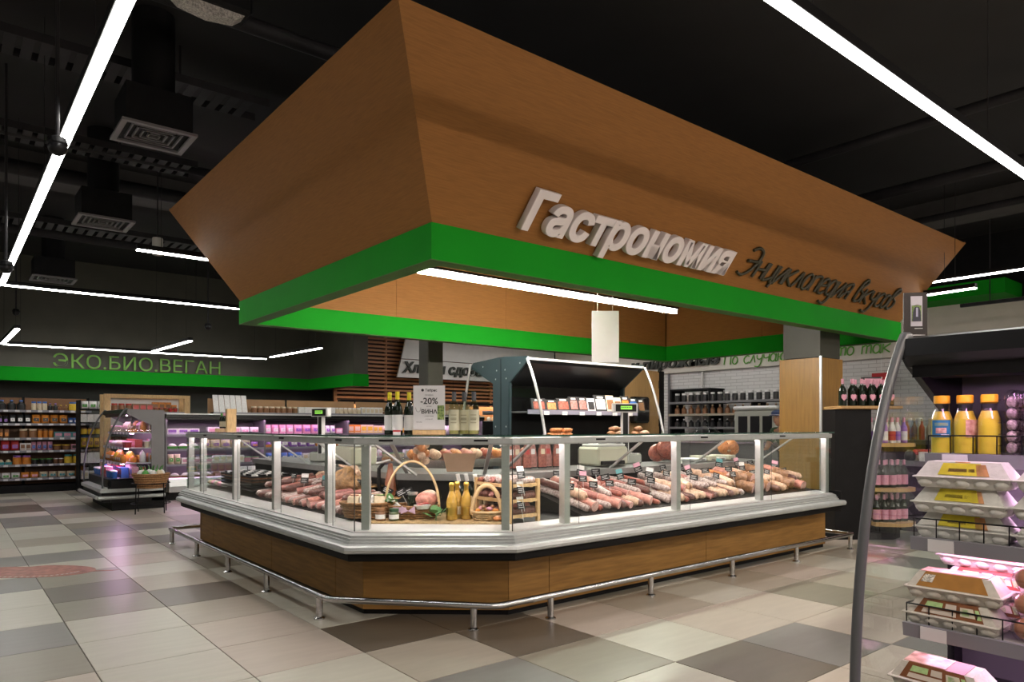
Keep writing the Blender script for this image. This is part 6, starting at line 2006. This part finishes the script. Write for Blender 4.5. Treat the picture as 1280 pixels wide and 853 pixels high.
for q in range(10):
    r_, k = (0, q) if q < 6 else (1, q - 6)
    x, y = .07 + .105 * k + (.20 if r_ else 0), .02 + .13 * r_
    pq = Mt @ Vector((x, y, 1.4785))
    b = obj('wine_bottle', wpk[0], None, (7.62 + pq.x, 3.86 + pq.y, pq.z), (0, 0, R(-40)), 'dark pink necked bottle on top of the wine stand, %s in the %s row' % (ORD[k], ('front', 'rear')[r_]), 'bottle', 'pink necked bottles on the wine stand')
    obj('capsule', capm, b)
    obj('shield_label', heart, b)
bx = Mt @ Vector((.52, .30, 1.4785))
t2 = thing('bottle_box', 'tall black bottle box behind the pink necked bottles', 'box', (7.62 + bx.x, 3.86 + bx.y, bx.z), R(-40))
MB().cbox(-.10, .10, -.04, .04, 0, .34, .005).build('box_body', MATS['pack black'], t2)
MB().box(-.09, .09, -.0415, -.04, .20, .32).build('box_print', MATS['pack pink'], t2)
stripe = [wine_bottle_meshes(MATS['pack ' + a], MATS['pack pink'], MATS['pack ' + b_], .28, .036) for a, b_ in (('white', 'violet'), ('violet', 'white'), ('white', 'red'))]
for z, n_b, tag_ in ((1.0705, 5, 'upper'), (.5805, 5, 'middle'), (.2005, 5, 'lowest')):
    for k in range(n_b):
        for r_ in range(2):
            pq = Mt @ Vector((.43 + .085 * k, -.02 + .02 * k * (k > 2) + .13 * r_, z))
            ms = stripe[k % 3] if tag_ == 'upper' else wpk
            put_bottle(ms, (7.62 + pq.x, 3.86 + pq.y, pq.z), '%s bottle on the %s rounded wine stand shelf, %s in %s row' % ('striped' if tag_ == 'upper' else 'dark', tag_, ORD[k], ('front', 'rear')[r_]), 'bottles on the rounded shelves', (0, 0, R(-40)))

# ------------------------------------------------------------------ coffee corner and produce case at the right
t = thing('coffee_counter', 'dark coffee counter with a glass screen in front of the tiled wall', 'counter', (10.4, 3.4, 0))
MB().box(0, 1.5, 0, 1.9, 0, 1.0).build('counter_body', blackm, t)
MB().box(-.05, 1.55, -.05, 1.95, 1.0, 1.06).build('worktop', mat('slate top', (.06, .06, .065), .4), t)
MB().box(-.03, -.02, 0, 1.9, 1.06, 1.34).build('glass_screen', glassd, t)
for k in range(6):
    t2 = thing('cup_stack', 'stack of white paper cups on the coffee counter, %s from the right' % ORD[k], 'cup', (10.75 + .05 * (k % 2), 3.6 + .16 * k, 1.061), 0, 'paper cups on the coffee counter')
    MB().lathe([(0, 0), (.03, 0), (.042, .10), (.044, .10)], 12).build('cup', MATS['pack white'], t2)
    st = MB()
    for q in range(7):
        st.lathe([(.042, .10 + .03 * q), (.045, .115 + .03 * q), (.043, .13 + .03 * q)], 12)
    st.lathe([(.043, .31), (.03, .312), (0, .312)], 12)
    st.build('nested_cups', MATS['pack white'], t2)
for k in range(8):
    put_pack('bottle', .075, .075, .30, ('orange', 'brown', 'red', 'cream')[k % 4], 'cream', (10.62, 4.75 - .10 * k, 1.061), None, '%s syrup bottle on the coffee counter, %s from the left' % (('orange', 'brown', 'red', 'cream')[k % 4], ORD[k]), 'syrup bottles')
t2 = thing('grinder', 'dark coffee grinder on the coffee counter before the tiles', 'grinder', (11.3, 3.75, 1.061))
MB().cbox(-.14, .14, -.12, .12, 0, .45, .02).build('grinder_body', mat('grinder grey', (.09, .075, .07), .4), t2)
MB().lathe([(.06, .45), (.12, .52), (.13, .72), (.12, .74), (0, .745)], 16).build('bean_hopper', mat('smoke hopper', (.10, .07, .06), .2), t2)
MB().tube([(0, -.12, .25), (0, -.2, .25)], .03, 8).build('spout', steel, t2)
t = thing('produce_case', 'low dark case heaped with small bright packs seen through the fridge glass', 'case', (8.9, 2.3, 0))
MB().box(0, 1.0, 0, 1.5, 0, .78).build('case_body', blackm, t)
MB().box(-.04, 1.04, -.04, 1.54, .78, .84).build('case_rim', greyp, t)
k = 0
for i in range(7):
    for j in range(9):
        b = rnd.choice(['white', 'cream', 'pink', 'green', 'black', 'white'])
        put_pack(rnd.choice(['tray', 'tub', 'pouch']), .12, .12, .13, b, 'red' if b != 'red' else 'white', (8.97 + .14 * i, 2.4 + .155 * j, .841), (0, 0, rnd.uniform(0, 3)), '%s pack in the low produce case, row %s, %s along' % (b, ORD[i], ORD[j]), 'packs in the produce case')
        k += 1
t = thing('oak_planter', 'brown oak side box standing right of the wine stand', 'box', (8.25, 2.05, 0), R(-20))
MB().box(0, .5, 0, .4, 0, .5).build('box_body', lwood, t)
MB().box(-.01, .51, -.01, .41, .5, .53).build('box_lid', blackm, t)
# ------------------------------------------------------------------ shop worker half hidden behind the column
def skin_body(name, joints, edges, radii, m, parent, sub=2, root=0):
    me = bpy.data.meshes.new(name)
    me.from_pydata(joints, edges, [])
    o = bpy.data.objects.new(name, me)
    COL.objects.link(o)
    sk = o.modifiers.new('skin', 'SKIN')
    for i, v in enumerate(me.skin_vertices[0].data):
        r = radii[i]
        v.radius = (r, r) if not isinstance(r, tuple) else r
        v.use_root = (i == root)
    s = o.modifiers.new('sub', 'SUBSURF')
    s.levels = s.render_levels = sub
    bpy.context.view_layer.update()
    ev = bpy.data.meshes.new_from_object(o.evaluated_get(bpy.context.evaluated_depsgraph_get()))
    bpy.data.objects.remove(o)
    ev.materials.clear()
    ev.materials.append(m)
    for p in ev.polygons:
        p.use_smooth = True
    return obj(name, ev, parent)
# leaning forward over the work counter, facing local -x
per = thing('person', 'person in blue cap and dark green uniform bending forward behind the oak column', 'person', (10.32, 6.0, 0))
uni = mat('green uniform', (.03, .07, .03), .8, noise=.1, scale=30)
trou = mat('dark trousers', (.02, .02, .025), .8)
J = [(0, 0, .90), (-.06, 0, 1.02), (-.16, 0, 1.13), (-.22, 0, 1.20), (-.27, 0, 1.255),
     (-.17, .17, 1.16), (-.26, .20, .98), (-.42, .15, .90), (-.17, -.17, 1.16), (-.26, -.20, .98), (-.42, -.15, .90),
     (0, .09, .84), (-.02, .10, .47), (.02, .10, .09), (0, -.09, .84), (-.02, -.10, .47), (.02, -.10, .09), (-.12, .10, .04), (-.12, -.10, .04)]
E_ = [(0, 1), (1, 2), (2, 3), (3, 4), (2, 5), (5, 6), (6, 7), (2, 8), (8, 9), (9, 10), (0, 11), (11, 12), (12, 13), (0, 14), (14, 15), (15, 16), (13, 17), (16, 18)]
RR = [.13, .125, .13, .08, .05, .065, .048, .036, .065, .048, .036, .085, .06, .042, .085, .06, .042, .04, .04]
skin_body('body', J, E_, RR, skinm, per)
JT = [J[0], J[1], J[2], J[3], J[5], J[6], J[8], J[9]]
skin_body('shirt', [(0, 0, .86)] + JT[1:], [(0, 1), (1, 2), (2, 3), (2, 4), (4, 5), (2, 6), (6, 7)], [.145, .14, .148, .095, .08, .062, .08, .062], uni, per)
skin_body('trousers', [(0, 0, .92), (0, .09, .84), (-.02, .10, .47), (.02, .10, .12), (0, -.09, .84), (-.02, -.10, .47), (.02, -.10, .12)], [(0, 1), (1, 2), (2, 3), (0, 4), (4, 5), (5, 6)], [.14, .10, .075, .06, .10, .075, .06], trou, per)
for s in (-1, 1):
    MB().ball((-.05, s * .10, .045), .13, .05, .045, 12, 8).build('shoe', blackm, per)
    for k in range(5):
        a = (-.45 - (.0 if k else -.03), s * .15 + (k - 2) * .019, .895)
        if k == 4:
            skin_body('finger', [(-.42, s * .15 - s * .03, .90), (-.45, s * .15 - s * .055, .895), (-.475, s * .15 - s * .06, .885)], [(0, 1), (1, 2)], [.011, .010, .008], skinm, per, 1)
        else:
            ln = (.055, .065, .068, .058)[k]
            yk = s * .15 + (k - 1.5) * .019
            skin_body('finger', [(-.44, yk, .90), (-.44 - ln * .6, yk, .895), (-.44 - ln, yk, .878)], [(0, 1), (1, 2)], [.010, .009, .008], skinm, per, 1)
hd = MB()
hc = Vector((-.32, 0, 1.37))
n, m_ = 20, 14
vs = []
for i in range(m_ + 1):
    tt = math.pi * i / m_
    for k in range(n):
        a = 2 * math.pi * k / n
        x, y, z = math.sin(tt) * math.cos(a), math.sin(tt) * math.sin(a), -math.cos(tt)
        fx = .095 if x < 0 else .10
        jaw = 1 - .28 * max(0, -z - .1)
        px_, py_, pz = x * fx * jaw, y * .076 * jaw, z * .118
        if x < -.2 and abs(y) < .28 and -.35 < z < .12:
            px_ -= .020 * (1 - abs(y) / .28) * (1 - (z + .35) / .47)      # nose
        if x < -.3 and .2 < abs(y) < .6 and .05 < z < .28:
            px_ += .008                                                    # eye sockets
        vs.append((hc.x + px_, hc.y + py_, hc.z + pz))
fs = [(i * n + k, i * n + (k + 1) % n, (i + 1) * n + (k + 1) % n, (i + 1) * n + k) for i in range(m_) for k in range(n)]
hd.add(vs, fs, 0, True)
hd.build('head', skinm, per)
for s in (-1, 1):
    MB().ball((hc.x - .084, s * .030, hc.z + .018), .010, .012, .008, 10, 6).build('eye', mat('eye white', (.6, .58, .55), .3), per)
    MB().ball((hc.x - .0915, s * .030, hc.z + .018), .004, .006, .006, 8, 6).build('iris', blackm, per)
    MB().ball((hc.x + .01, s * .078, hc.z), .020, .010, .030, 10, 6).build('ear', skinm, per)
MB().ball((hc.x - .083, 0, hc.z - .055), .010, .024, .006, 10, 6).build('mouth', mat('lips', (.30, .10, .09), .5), per)
MB().ball((hc.x + .03, 0, hc.z + .01), .085, .080, .10, 14, 9).build('hair', MATS['pack brown'], per)
cp = mat('blue cap cloth', (.06, .09, .20), .8)
MB().lathe([(.103, .045), (.108, .07), (.10, .11), (.06, .135), (0, .142)], 20, c=hc).build('cap', cp, per)
MB().prism([(-.10, -.07), (-.17, -.05), (-.185, 0), (-.17, .05), (-.10, .07)], 'z', hc.z + .045, hc.z + .055).xf(Matrix.Translation((hc.x, 0, 0))).build('cap_brim', cp, per)
MB().lathe([(.1085, .047), (.1095, .064)], 20, c=hc).build('cap_band', MATS['pack white'], per)
